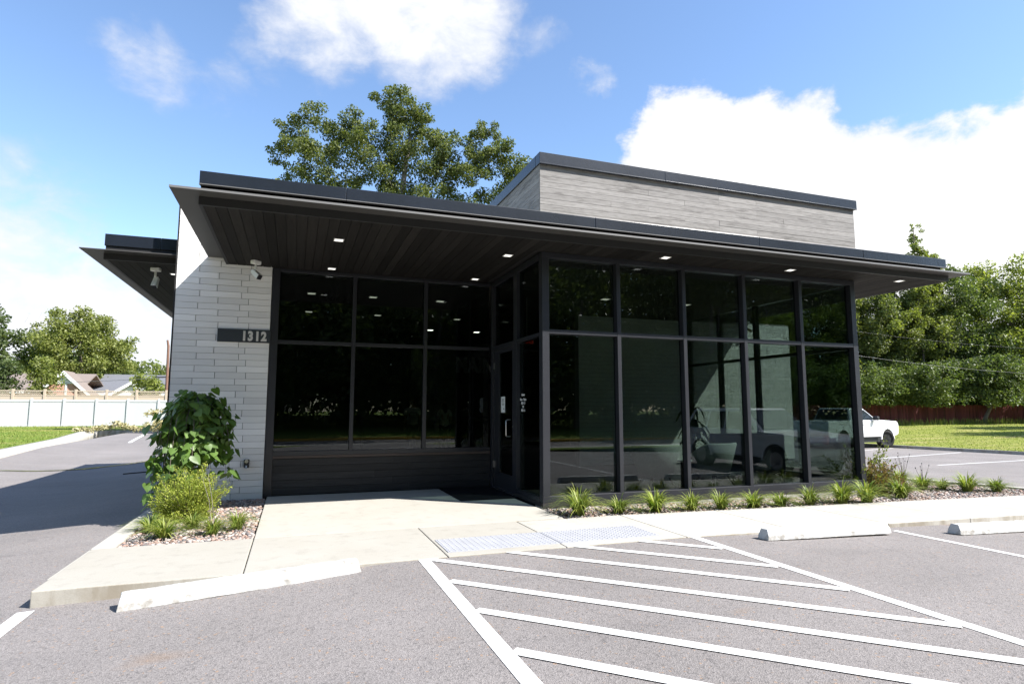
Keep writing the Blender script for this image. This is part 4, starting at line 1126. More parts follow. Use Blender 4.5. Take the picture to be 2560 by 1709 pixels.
trunk_mb(20.5, .42, cl2, rg, (1.0, -.2), .35, .86, 9, .95).build('trunk', M['twig'], ok, smooth=True)
add('crown', crown_mesh('crown', cl2, 760, .145, rg, .6, .55), M['oakleaf'], ok)

# left background trees
rg = np.random.default_rng(21)
tree('maple_tree', 'large round yellow green maple behind the tan lattice fence', (-26.2, 72, .3), 12.6, round_clusters(rg, 150, (0, 0, 7.1), 4.7, 4.2, 5.2, 1.0), 170, .26, 'leafY', 22, .3, top=.8)
tree('dark_tree', 'darker leafy tree close on the left of the big maple', (-31., 76, .3), 9.8, round_clusters(rg, 60, (0, 0, 5.9), 2.6, 2.6, 3.9, 1.0), 85, .36, 'leafB', 23, .2)
tree('edge_tree', 'tall green tree cut off by the left picture edge', (-35.2, 73, .3), 12., round_clusters(rg, 70, (0, 0, 7.2), 2.9, 2.6, 5.0, .95), 80, .36, 'leafB', 24, .25)
bt = thing('bare_tree', 'leafless grey tree between the edge tree and the maple', 'tree', (-32.6, 78, .3))
bc = [((rg.normal() * 1.1, rg.normal() * .8, 6.5 + 6.2 * rg.random()), .1) for _ in range(46)]
trunk_mb(12.5, .2, bc, rg, (.6, 0), .3, .8, 8, .8).build('trunk', M['twig'], bt)
tree('young_tree', 'small bright tree in front of the brick gable house', (-23.1, 52, .3), 5.5, round_clusters(rg, 46, (0, 0, 3.5), 1.0, .9, 2.0, .5, -.9), 260, .2, 'leafA', 25, .07)
tree('young_tree', 'small dark tree hiding the left end of the brown roof', (-25.9, 52, .3), 5.2, round_clusters(rg, 50, (0, 0, 3.1), 1.4, 1.1, 1.9, .6, -.9), 200, .21, 'leafB', 26, .08)
tree('young_tree', 'low bushy tree in front of the grey roofed house', (-15.6, 52.5, .3), 4.2, round_clusters(rg, 40, (0, 0, 2.9), 1.05, .9, 1.2, .5, -.9), 230, .2, 'leafA', 27, .07)
def wood(name, n, region, hmin, hmax, leaf, label, seed, size=.5, per=26):
    rg = np.random.default_rng(seed); cs = []
    for _ in range(n):
        x, y, zb = region(rg); h_ = hmin + (hmax - hmin) * rg.random()
        for q in range(12): cs.append(((x + rg.normal() * h_ * .17, y + rg.normal() * h_ * .17, zb + h_ * (.12 + .85 * rg.random())), h_ * .17))
    o = add(name, crown_mesh(name, cs, per, size, rg), M[leaf]); o['kind'] = 'stuff'; o['label'] = label
    return o
wood('wood', 16, lambda r: (-36 + 10 * r.random(), 88 + 8 * r.random(), 0), 8.0, 10.5, 'leafB', 'dark mass of trees behind the houses on the left', 31)
wood('wood', 26, lambda r: (-33 + 40 * r.random(), 118 + 14 * r.random(), 0), 8, 11, 'leafA', 'low far line of trees over the grey roof', 32, .7, 14)

# ------------------------------------------------------------------ fences, houses, pole on the left
wf = thing('vinyl_fence', 'white solid vinyl fence across the back of the left lawn', 'fence', (-21.5, 45.5, .1))
px_ = [-31.8, -29.7, -27.65, -25.6, -23.57, -21.52, -19.5, -17.45, -15.4, -13.33, -11.25, -9.2]
for a, b in zip(px_, px_[1:]):
    p = MB(); p.box(a + 21.5 + .07, b + 21.5 - .07, -.02, .02, .10, 1.86); p.build('panel', M['vinyl'], wf)
    MB().box(a + 21.5 + .065, b + 21.5 - .065, -.045, .045, 1.86, 2.03).build('rail', M['vinyl'], wf, bevel=.01)
    MB().box(a + 21.5 + .065, b + 21.5 - .065, -.045, .045, .06, .2).build('rail', M['vinyl'], wf, bevel=.01)
for a in px_:
    q = MB(); q.box(a + 21.5 - .068, a + 21.5 + .068, -.10, .10, -.35, 2.06)
    q.hexa([(a + 21.5 - .078, -.11, 2.06), (a + 21.5 + .078, -.11, 2.06), (a + 21.5 + .078, .11, 2.06), (a + 21.5 - .078, .11, 2.06), (a + 21.5 - .02, -.02, 2.12), (a + 21.5 + .02, -.02, 2.12), (a + 21.5 + .02, .02, 2.12), (a + 21.5 - .02, .02, 2.12)]); q.build('post', M['vinyl'], wf)
tf = thing('lattice_fence', 'tan fence with lattice top standing behind the white fence', 'fence', (-20, 49, .4))
tx = [-30.1, -28.05, -26.0, -23.95, -21.9, -19.83, -17.72, -15.6, -13.46, -11.35]
for a, b in zip(tx, tx[1:]):
    a += 20; b += 20
    MB().box(a + .08, b - .08, -.02, .02, 0, 2.06).build('panel', M['tan'], tf)
    MB().box(a + .08, b - .08, -.04, .04, 2.06, 2.14).build('rail', M['tan'], tf); MB().box(a + .08, b - .08, -.04, .04, 2.42, 2.5).build('rail', M['tan'], tf)
    lt = MB(); n = 15; w_ = (b - a - .16)
    for i in range(n + 2):
        for s_ in (-1, 1):
            x0 = a + .08 + w_ * (i - 1) / n; x1 = x0 + s_ * .28
            if min(x0, x1) < a + .08 or max(x0, x1) > b - .08: continue
            y_ = .006 * s_
            lt.hexa([(x0 - .02, y_ - .005, 2.14), (x0 + .02, y_ - .005, 2.14), (x0 + .02, y_ + .005, 2.14), (x0 - .02, y_ + .005, 2.14), (x1 - .02, y_ - .005, 2.42), (x1 + .02, y_ - .005, 2.42), (x1 + .02, y_ + .005, 2.42), (x1 - .02, y_ + .005, 2.42)])
    lt.build('lattice', M['tan'], tf)
for a in tx: MB().box(a + 20 - .085, a + 20 + .085, -.085, .085, -.4, 2.6).build('post', M['tan'], tf, bevel=.01)
def house(loc, name, label, wx, zr_, ze, gables, wallm, roofm, depth=9.):
    t = thing(name, label, 'house', loc)
    MB().box(-wx, wx, 0, depth, 0, ze).build('wall', M[wallm], t)
    rf = MB(); rf.prism([(-.45, ze - .15), (depth / 2, zr_), (depth + .45, ze - .15), (depth + .45, ze - .02), (depth / 2, zr_ + .14), (-.45, ze - .02)], -wx - .4, wx + .4, 'x'); rf.build('roof', M[roofm], t)
    MB().box(-wx - .4, wx + .4, -.49, -.45, ze - .22, ze - .01).build('fascia', M['trim'], t)
    for gx, gw, gz in gables:
        g_ = MB(); g_.prism([(gx - gw, 0), (gx + gw, 0), (gx + gw, ze), (gx, gz - .25), (gx - gw, ze)], -1.6, .3, 'y'); g_.build('gable_wall', M[wallm], t)
        MB().prism([(gx - .66 * gw * .62, ze + (gz - .25 - ze) * .45), (gx + .66 * gw * .62 + .1, ze + (gz - .25 - ze) * .45), (gx, gz - .26)], -1.66, -1.601, 'y').build('gable_trim', M['trim'], t)
        for s_ in (-1, 1):
            r2 = MB(); e = gw + .45; dz = (gz - ze) / gw
            a = (gx, gz); b = (gx + s_ * e, gz - dz * e)
            r2.prism([a, b, (b[0], b[1] + .13), (a[0], a[1] + .15)], -1.85, .9, 'y'); r2.build('gable_roof', M[roofm], t)
            r3 = MB(); r3.prism([(a[0], a[1] - .22), (b[0], b[1] - .22), (b[0], b[1] + .1), (a[0], a[1] + .12)], -1.95, -1.86, 'y'); r3.build('bargeboard', M['trim'], t)
        MB().box(gx + .12, gx + .28, -1.66, -1.61, 0, ze + .7).build('downpipe', M['trim'], t)
    return t
house((-27.0, 59.6, .1), 'brick_house', 'low brick house with brown roof and white trimmed gable', 4.1, 4.75, 3.0, [(3.6, 1.75, 4.7)], 'housebrick', 'shingleB')
house((-17.4, 65.6, .1), 'grey_roof_house', 'house with grey shingle roof and small white gable', 5.5, 5.05, 3.0, [(-1.9, 1.6, 4.05)], 'trim', 'shingleG')
up_ = thing('utility_pole', 'rusty brown utility pole beside the tile column edge', 'pole', (-13.65, 50, .2))
MB().tube([(0, 0, -.3), (0, 0, 3.5), (-.06, 0, 6.6), (-.16, 0, 7.1)], [.13, .115, .10, .08], 10).build('shaft', M['pole'], up_)
MB().box(-.9, .15, -.06, .06, 3.9, 3.98).build('bracket', M['blackplastic'], up_)
def cable(a, b, sag, r, label):
    a = Vector(a); b = Vector(b); n = 14
    pts = [a.lerp(b, i / n) - Vector((0, 0, sag * 4 * (i / n) * (1 - i / n))) for i in range(n + 1)]
    return tag(MB().tube(pts, r, 5).build('power_line', M['wire']), label, 'cable', 'thin overhead cables')
cable((-13.8, 50, 4.1), (-40, 60, 4.2), .5, .018, 'thin cable running left from the rusty utility pole')
cable((31.2, 21.6, 5.0), (70, 18, 4.6), .9, .007, 'pale cable crossing in front of the right hand trees')
cable((30, 24, 7.3), (70, 22, 6.6), .7, .004, 'fine higher cable crossing the right hand trees')

# cut branches dumped at the end of the left drive
def brush(loc, rz, lumps, label, seed):
    rg = np.random.default_rng(seed); t = thing('cut_branches', label, 'branches', loc, rz, 'piles of cut branches on the left drive')
    trunk_mb(.5, .03, lumps, rg, (.3, 0), 0, .5, 3, 1.).build('twigs', M['bark'], t)
    add('leaves', crown_mesh('leaves', lumps, 620, .15, rg, .55, .2), M['leafDry'], t)
rg = np.random.default_rng(41)
brush((-13.75, 34.0, za(-13.75, 34.0) + .02), 0, [((-1.5 + 3.2 * i / 25 + rg.normal() * .1, rg.normal() * .3, .16 + .5 * math.exp(-((i - 15) / 5) ** 2) * rg.random() ** .4 + .08 * rg.random()), .19 + .08 * rg.random()) for i in range(26)], 'low spread of faded cut branches by the left lawn kerb', 42)
brush((-11.2, 33.7, za(-11.2, 33.7)), 0, [((rg.normal() * .42, rg.normal() * .3, .16 + .6 * rg.random()), .24) for i in range(22)] + [((-.05 + rg.normal() * .22, 0, .95 + .6 * rg.random()), .2) for i in range(10)] + [((.75, 0, 1.0), .14), ((.6, 0, .9), .12)], 'taller heap of faded cut branches near the column', 43)

# ------------------------------------------------------------------ right side: trees, red fence, lawn tufts, truck
VAR = []
for s_ in range(3):
    rg = np.random.default_rng(60 + s_)
    c_ = round_clusters(rg, 105, (0, 0, 7.6), 3.9, 3.9, 5.2, 1.05, -.85)
    VAR.append((trunk_mb(12.5, .22, c_, rg, (.3, .2), .2, .8).mesh('trunk', True), crown_mesh('crown', c_, 280, .215, rg)))
def rtree(x, y, s, v, leaf, label, rz=0., sz=1.13, name='broadleaf_tree', zb=0.):
    t = thing(name, label, 'tree', (x, y, zb), rz, 'broadleaf trees behind the red fence'); t.scale = (s, s, s * sz)
    tm, cm = VAR[v]
    o = add('trunk', tm, M['bark'], t)
    o = add('crown', cm, M['leafA'], t)
    o.material_slots[0].link = 'OBJECT'; o.material_slots[0].material = M[leaf]
    return t
for a in [(42.6, 41., .92, 0, 'leafA', 'light green tree right against the edge of the glass front', .3), (47.2, 38.4, .93, 1, 'leafY', 'yellow green tree under the canopy tip, behind the white truck', 1.2), (51.2, 36.6, 1.0, 2, 'leafA', 'broad tree with bare forked limbs right of the canopy tip', 2.2),
          (55.4, 34.8, .98, 0, 'leafA', 'tall leafy tree left of the leaning trunk', 3.4), (59.6, 33.2, 1.05, 1, 'leafB', 'dark leafy tree above the leaning trunk', 4.1), (63.6, 31.2, 1.12, 2, 'leafA', 'tree at the right picture edge, behind the tall dry grass', 5.2),
          (37.5, 43.5, .95, 2, 'leafB', 'tree seen only through the last glass panes', .9), (70., 27.5, 1.2, 0, 'leafB', 'darkest tall tree rising at the right picture edge', 2.9), (54.5, 16.3, .8, 1, 'leafB', 'tree beyond the right picture edge shading the lawn', 1.9), (49., 10.3, .92, 0, 'leafB', 'second shading tree further beyond the right picture edge', .4)]:
    rtree(*a)
wood('undergrowth', 120, lambda r: (lambda u: (40 + 26 * u, 37.8 - 9.2 * u + 1.2 * r.random(), .0))(r.random()), 2.8, 6.5, 'leafB', 'dark tangled undergrowth hanging over the red fence', 71, .22, 120)
wood('overhang', 46, lambda r: (lambda u: (40 + 24 * u, 34.6 - 8.58 * u - .6 - 1.6 * r.random(), 1.5))(r.random()), 2.2, 4.2, 'leafB', 'leafy boughs hanging out over the red fence', 76, .2, 180)
wood('wood', 30, lambda r: (lambda u: (38 + 50 * u, 54 - 16 * u + 5 * r.random(), .0))(r.random()), 7, 11, 'leafB', 'dense wood further behind the red fence', 74, .5, 30)
rg = np.random.default_rng(72)
pc = [((rg.normal() * .16 + math.sin(i * 1.7) * .9 * (1 - i / 48), rg.normal() * .4, 9.5 + i * .205), (.42 + .4 * rg.random()) * (1 - i / 80)) for i in range(50)] + [((rg.normal() * .55, rg.normal() * .4, 10 + 8.5 * rg.random()), .45) for i in range(26)] + [((2.6 + rg.normal() * .5, 0, 11.5 + rg.random() * 5.0), .5) for i in range(34)] + [((-.3 + 3.2 * rg.random(), rg.normal() * .4, 13. + 3.6 * rg.random()), .42) for i in range(26)] + [((rg.normal() * 1.8, rg.normal(), 5 + 6 * rg.random()), .7) for i in range(18)]
tree('poplar_tree', 'sparse pointed treetop above the other trees, right of the canopy', (53.4, 32.8, 0), 20, pc, 420, .2, 'leafA', 73, .12, top=.95)
lt_ = thing('leaning_tree', 'dark leaning trunk with spreading crown in front of the red fence', 'tree', (54.2, 28.6, -.05))
lc = round_clusters(rg, 50, (1.6, 0, 4.7), 3.3, 2.4, 1.9, .8, -.7)
trunk_mb(5.5, .2, lc, rg, (3.4, 0), .3, .7, 7).build('trunk', M['bark'], lt_, smooth=True); add('crown', crown_mesh('crown', lc, 120, .28, rg), M['leafB'], lt_)
rf = thing('red_fence', 'dark red board fence in the shade of the right hand trees', 'fence', (38.5, 35.2, 0), math.atan2(-4.9, 13.7))
bm_ = MB(); bm_.box(-.065, .065, -.012, .012, 0, 1.0); bme = bm_.mesh('board'); bme.materials.append(M['redwood'])
rr = random.Random(3)
for i in range(215):
    o = add('board', bme, None, rf, (i * .142, rr.uniform(-.01, .01), -.25)); o.scale = (1, 1, 2.05 + rr.uniform(-.04, .04)); o.rotation_euler = (0, rr.uniform(-.012, .012), 0)
for z in (.35, 1.5): MB().box(0, 30.4, .02, .06, z, z + .09).build('rail', M['redwood'], rf)
# tufts: tall dry grass along the fence, short blades on both lawns
def blades(name, n, pos, hmin, hmax, w, mat, label, seed, lean=.5):
    rg = np.random.default_rng(seed); V = []; 
    P = np.array([pos(rg) for _ in range(n)]); h_ = hmin + (hmax - hmin) * rg.random(n) ** 1.5; a = rg.random(n) * 6.283; l = lean * rg.random(n)
    d = np.stack([np.cos(a), np.sin(a), np.zeros(n)], 1); s_ = np.stack([-np.sin(a), np.cos(a), np.zeros(n)], 1) * (w * .5)
    z = np.zeros((n, 3)); z[:, 2] = 1
    m1 = P + z * h_[:, None] * .6 + d * (h_ * l * .25)[:, None]; tp = P + z * (h_ * (1 - .3 * l))[:, None] + d * (h_ * l)[:, None]
    V = np.stack([P + s_, P - s_, m1 - s_ * .7, m1 + s_ * .7, tp, tp + s_ * .1], 1).reshape(-1, 3); b = np.arange(n)[:, None] * 6
    F = np.concatenate([b + np.array([[0, 1, 2, 3]]), b + np.array([[3, 2, 4, 5]])])
    o = add(name, np_mesh(name, V, F), M[mat]); o['kind'] = 'stuff'; o['label'] = label; return o
def along(r):
    u = r.random(); x = 40 + 24 * u; y = 34.4 - (x - 38.5) * .3577 - .25 - .9 * r.random() ** 2; return (x, y, zr(x, y) - .02)
blades('weeds', 2600, along, .15, .75, .035, 'grassblade', 'ragged weeds along the foot of the red fence', 81)
def along2(r):
    x = 58 + 6 * r.random(); y = 34.2 - (x - 38.5) * .3577 - .3 - .8 * r.random(); return (x, y, zr(x, y) - .02)
blades('dry_grass', 1600, along2, .5, 1.7, .04, 'dryblade', 'tall dry grass by the leaning trunk', 82)
def lawnR_pos(r):
    x = 27.2 + 33 * r.random() ** 1.2; y = 4 + 28 * r.random(); return (x, y, zr(x, y) - .005)
blades('grass', 26000, lawnR_pos, .03, .09, .03, 'grassblade', 'short mown grass on the right lawn', 83, .8)
def lawnL_pos(r):
    y = 12 + 33 * r.random(); x = kx(min(y, 35.5)) - .4 - 9 * r.random() + (10 * r.random() if y > 36 else 0); return (x, y, zl(x, y) - .005)
blades('grass', 20000, lawnL_pos, .03, .08, .03, 'grassblade', 'short mown grass on the left lawn', 84, .8)

# grass clumps in the beds
def clump_mesh(seed, n=130, h=.33, spread=.27, name='grass_clump'):
    rg = np.random.default_rng(seed); V = []; F = []
    for i in range(n):
        a = rg.random() * 6.283; r0 = .05 * rg.random() ** .5; L = h * (.65 + .75 * rg.random()); out = spread * (.25 + 1.0 * rg.random() ** .8); w = .0045 + .0045 * rg.random()
        d = np.array([math.cos(a), math.sin(a), 0]); s_ = np.array([-d[1], d[0], 0]) * w; b = len(V)
        base_ = d * r0
        K = 5
        for k_ in range(K + 1):
            u = k_ / K; p = base_ + d * out * u ** 1.6 + np.array([0, 0, L * (1.55 * u - (.55 + .55 * out / spread) * u * u)]); ww = s_ * (1 - u ** 2 * .92); V += [p + ww, p - ww]
        for k_ in range(K): F.append((b + 2 * k_, b + 2 * k_ + 1, b + 2 * k_ + 3, b + 2 * k_ + 2))
    return np_mesh(name, V, F)
CL = [clump_mesh(100 + i, 150 + 15 * i, .29 + .02 * i, .30 + .012 * i) for i in range(4)]
rr = random.Random(17)
def clump(x, y, z, s, label, group, v=None):
    me = CL[rr.randrange(4) if v is None else v]
    o = add('grass_clump', me, M['blade'], None, (x, y, z)); s *= rr.uniform(.82, 1.15); o.scale = (s * 1.2, s * 1.2, s * rr.uniform(.85, 1.1)); o.rotation_euler = (0, 0, rr.uniform(0, 6.28))
    return tag(o, label, 'grass clump', group)
G1 = 'grass clumps along the glass front'
ORD = ['first', 'second', 'third', 'fourth', 'fifth', 'sixth', 'seventh', 'eighth', 'ninth', 'tenth']
fc_ = [(.27, -.62, .95), (.855, -.66, 1.05), (1.46, -.66, 1.1), (2.04, -.70, .95), (2.55, -.70, 1.05), (3.13, -.72, 1.1), (3.67, -.70, 1.05), (4.23, -.72, .9), (4.88, -.74, .95), (5.36, -.78, 1.1)]
for i, (x, y, s) in enumerate(fc_):
    clump(x, y, zw(x) - .05, s, ORD[i] + ' grass clump from the black corner post along the glass front', G1)
G2 = 'grass clumps in the open right bed'
for x, y, s, l in ((6.55, -.45, 1.2, 'grass clump just past the end of the glass, touching the walkway'), (8.6, 1.15, 1.1, 'grass clump with dark flower stalks nearest the right lot'), (8.15, .35, 1.3, 'widest grass clump of the right bed, with seed heads'),
                   (8.62, .28, .9, 'narrow upright grass clump beside the widest one'), (8.72, -.12, 1.25, 'grass clump near the kerb, second from the bed tip'), (9.3, -.28, 1.1, 'last grass clump by the tip of the right bed')):
    clump(x, y, zw(x) - .05, s, l, G2)
G3 = 'grass clumps in the left bed'
for x, y, s, l in ((-4.98, .05, .85, 'grass clump at the kerb corner of the left bed'), (-4.76, -.42, .95, 'bright grass clump nearest the front of the left bed'), (-4.55, .1, .75, 'grass clump under the front of the golden shrub'),
                   (-4.27, -.38, .65, 'thin grass clump with a tall dead stalk'), (-4.03, -.15, .75, 'grass clump beside the entrance slab')):
    clump(x, y, -.045, s, l, G3)
def stalks(x, y, z, n, h, label, mat='twig', heads=True):
    rg = random.Random(int(x * 100)); t = thing('dead_stalks', label, 'stalks', (x, y, z)); m = MB(); hd = MB()
    for i in range(n):
        a = rg.uniform(-.5, .5); b = rg.uniform(-.3, .3); hh_ = h * rg.uniform(.7, 1.05); m.tube([(rg.uniform(-.04, .04), rg.uniform(-.04, .04), 0), (a * .3 * hh_, b * .3 * hh_, hh_ * .6), (a * .7 * hh_, b * .7 * hh_, hh_)], [.004, .0035, .002], 5)
        if heads: hd.lathe([(.002, -.008), (.006, .0), (.007, .012), (.003, .022)], 6, (a * .7 * hh_, b * .7 * hh_, hh_))
    m.build('stems', M[mat], t)
    if heads: hd.build('seed_heads', M['blackplastic'], t)
stalks(8.68, 1.12, zw(8.6) - .05, 9, .62, 'dark seed stalks rising from the clump nearest the right lot', 'bark')
stalks(8.25, .4, zw(8.6) - .05, 6, .52, 'few dark seed stalks in the widest right clump', 'bark')
stalks(-4.26, -.4, -.045, 2, .8, 'two pale dead stalks standing before the golden shrub', 'twig', False)

# weeping redbud against the tile column
rb = thing('redbud_tree', 'weeping redbud with large heart shaped leaves before the tile column', 'tree', (-4.77, 1.42, -.05))
tb_ = MB(); tb_.tube([(0, 0, 0), (.03, -.02, .45), (-.04, -.06, .9), (.02, -.10, 1.35), (.08, -.13, 1.56), (.2, -.18, 1.6)], [.04, .034, .03, .026, .02, .014], 9)
rg = random.Random(33)
tips = []
for i in range(26):
    a = i / 26 * 6.283 + rg.uniform(-.1, .1); r1 = rg.uniform(.30, .50); zt = rg.uniform(1.5, 1.66); ze = rg.uniform(.08, .7) if math.cos(a) < .3 else rg.uniform(.28, .9)
    P = [Vector((.04, -.12, 1.42)), Vector((math.cos(a) * r1 * .35, -.14 + math.sin(a) * r1 * .3, zt)), Vector((math.cos(a) * r1 * .8, -.15 + math.sin(a) * r1 * .62, zt - .16)), Vector((math.cos(a) * r1 * 1.0, -.16 + math.sin(a) * r1 * .8, (zt + ze) / 2 - .05)), Vector((math.cos(a) * r1 * 1.08, -.16 + math.sin(a) * r1 * .85, ze))]
    tb_.tube(P, [.012, .009, .006, .004, .002], 5); tips.append(P)
tb_.build('trunk', M['bark'], rb, smooth=True)
hl = MB()
heart = [(0, .0), (.28, .16), (.5, .05), (.52, -.2), (.36, -.52), (.12, -.82), (0, -1.0), (-.12, -.82), (-.36, -.52), (-.52, -.2), (-.5, .05), (-.28, .16)]
hl.v = [(0, .0, -.35)] + [(x, .10 * abs(x) * 2 - .06 * (y * y) , y) for x, y in heart]
hl.v = [(x, y * .9, z) for x, y, z in hl.v]
hl.f = [(0, i + 1, (i + 1) % 12 + 1) for i in range(12)]
hme = hl.mesh('leaf', True); hme.materials.append(M['redbud'])
cnt = 0; inner = MB()
def put_leaf(p, outward, size):
    global cnt
    o = add('leaf', hme, None, rb, p)
    o.scale = (size, size, size)
    ang = math.atan2(outward.y, outward.x) + R(90) + rg.gauss(0, .45)
    o.rotation_euler = (R(-rg.uniform(8, 50)), rg.gauss(0, .3), ang)
    cnt += 1
for k_ in range(300):
    P = tips[k_ % 26]; u = rg.random() ** .85 * 3.0 + .85; i = min(3, int(u)); f_ = u - i; p = P[i].lerp(P[i + 1], f_)
    out_ = Vector((p.x - .0, p.y + .15, 0)); out_ = out_.normalized() if out_.length > .02 else Vector((0, -1, 0))
    p = p + Vector((rg.gauss(0, .06), rg.gauss(0, .06), rg.gauss(.02, .05))) + out_ * .03
    if p.x > .62: p.x = .62
    if p.y > .9: p.y = .9
    put_leaf(p, out_, rg.uniform(.085, .15))
iv = []; 
for k_ in range(1100):
    P = tips[k_ % 26]; u = rg.random() * 3.2 + .6; i = min(3, int(u)); p = P[i].lerp(P[i + 1], u - i) * 1.0; c0 = Vector((0, -.14, p.z)); p = p.lerp(c0, rg.uniform(-.12, .42)) + Vector((rg.gauss(0, .04), rg.gauss(0, .04), rg.gauss(0, .05)))
    mtx = Matrix.Translation(p) @ Matrix.Rotation(rg.uniform(0, 6.28), 4, 'Z') @ Matrix.Rotation(R(-rg.uniform(0, 50)), 4, 'X') @ Matrix.Scale(rg.uniform(.075, .13), 4)
    b = len(inner.v); inner.v += [tuple(mtx @ Vector(v)) for v in hl.v]; inner.f += [tuple(b + q for q in f) for f in hl.f]
o = inner.build('leaves', M['redbud'], rb, smooth=True); o['kind'] = 'stuff'

# golden threadleaf shrub and the nandina by the glass corner
def spray_shrub(name, label, loc, n, h, r, leaf, seed, size, per, upb=1.0, cat='shrub'):
    rg = np.random.default_rng(seed); t = thing(name, label, cat, loc); m = MB(); C = []; Dv = []
    for i in range(n):
        a = rg.random() * 6.283; el = math.acos(rg.random() ** .75 * .98); L = (h * math.cos(el) + r * math.sin(el)) * (.72 + .38 * rg.random())
        d = Vector((math.sin(el) * math.cos(a), math.sin(el) * math.sin(a), math.cos(el) * upb)).normalized()
        p0 = Vector((0, 0, .03)); p1 = p0 + d * L * .55; p2 = p0 + d * L + Vector((0, 0, .05 * L))
        m.tube([p0, p1, p2], [.008, .005, .002], 4, cap=False)
        for k_ in range(per):
            u = .35 + .68 * rg.random(); q = p0.lerp(p2, u); sp_ = .05 * (1.15 - u) + .016
            C.append(np.array(q) + rg.normal(size=3) * sp_ * np.array([1, 1, .8])); dd = np.array(d) * .9 + rg.normal(size=3) * .55 + np.array([0, 0, .35]); Dv.append(dd / np.linalg.norm(dd))
    m.build('stems', M['bark'], t)
    C = np.array(C); C[:, 2] = np.maximum(C[:, 2], .02)
    V, F = leaf_quads(C, np.array(Dv), size * (.6 + .8 * rg.random(len(C))), .5, rg)
    add('foliage', np_mesh('foliage', V, F), M[leaf], t); return t
spray_shrub('golden_shrub', 'golden green threadleaf shrub in front of the redbud', (-4.68, .72, -.05), 105, .56, .30, 'gold', 91, .022, 240, 1.3)
spray_shrub('green_shrub', 'upright green shrub at the end of the glass front', (6.56, .34, zw(6.6) - .05), 46, 1.10, .15, 'leafA', 92, .05, 40)
spray_shrub('reddish_shrub', 'loose reddish shrub at the foot of the glass front corner', (6.66, .06, zw(6.8) - .05), 70, .52, .24, 'nandina', 93, .04, 60)

# ------------------------------------------------------------------ vehicles
def wheel(t, x, y, r, w, rimm, name='wheel'):
    prof = [(r * .62, -w / 2), (r * .93, -w / 2), (r, -w * .36), (r, w * .36), (r * .93, w / 2), (r * .62, w / 2)]
    ty = MB(); n = 32; b = 0
    for rr_, h_ in prof:
        for k_ in range(n):
            a = 6.28318 * k_ / n; ty.v.append((rr_ * math.cos(a), h_, rr_ * math.sin(a)))
    for i in range(6):
        i2 = (i + 1) % 6
        for k_ in range(n):
            k2 = (k_ + 1) % n; ty.f.append((i * n + k_, i2 * n + k_, i2 * n + k2, i * n + k2))
    wh = MB().lathe([(.06, -w * .3), (.06, w * .3)], 16, (0, 0, 0), 'y').build(name, M[rimm], t, (x, y, r))
    ty.build('tyre', M['rubber'], wh, smooth=True)
    rm = MB(); rm.lathe([(r * .62, -w * .40), (r * .64, -w * .46), (r * .58, -w * .44), (r * .56, -w * .2), (r * .56, w * .2), (r * .58, w * .44), (r * .64, w * .46), (r * .62, w * .40)], 28, (0, 0, 0), 'y')
    for k_ in range(6):
        a = 6.28318 * k_ / 6; c, s_ = math.cos(a), math.sin(a)
        for sg in (-1, 1):
            for da in (-.16, .16):
                c2, s2 = math.cos(a + da), math.sin(a + da)
                pts = []
                for yy in (sg * w * .36, sg * w * .44):
                    for rad_, ww in ((.05, .018), (r * .58, .022)):
                        cc, ss = (c, s_) if rad_ < .1 else (c2, s2)
                        pts += [(cc * rad_ - ss * ww, yy, ss * rad_ + cc * ww), (cc * rad_ + ss * ww, yy, ss * rad_ - cc * ww)]
                rm.hexa([pts[0], pts[1], pts[3], pts[2], pts[4], pts[5], pts[7], pts[6]])
    rm.build('rim', M[rimm], wh)
    return wh
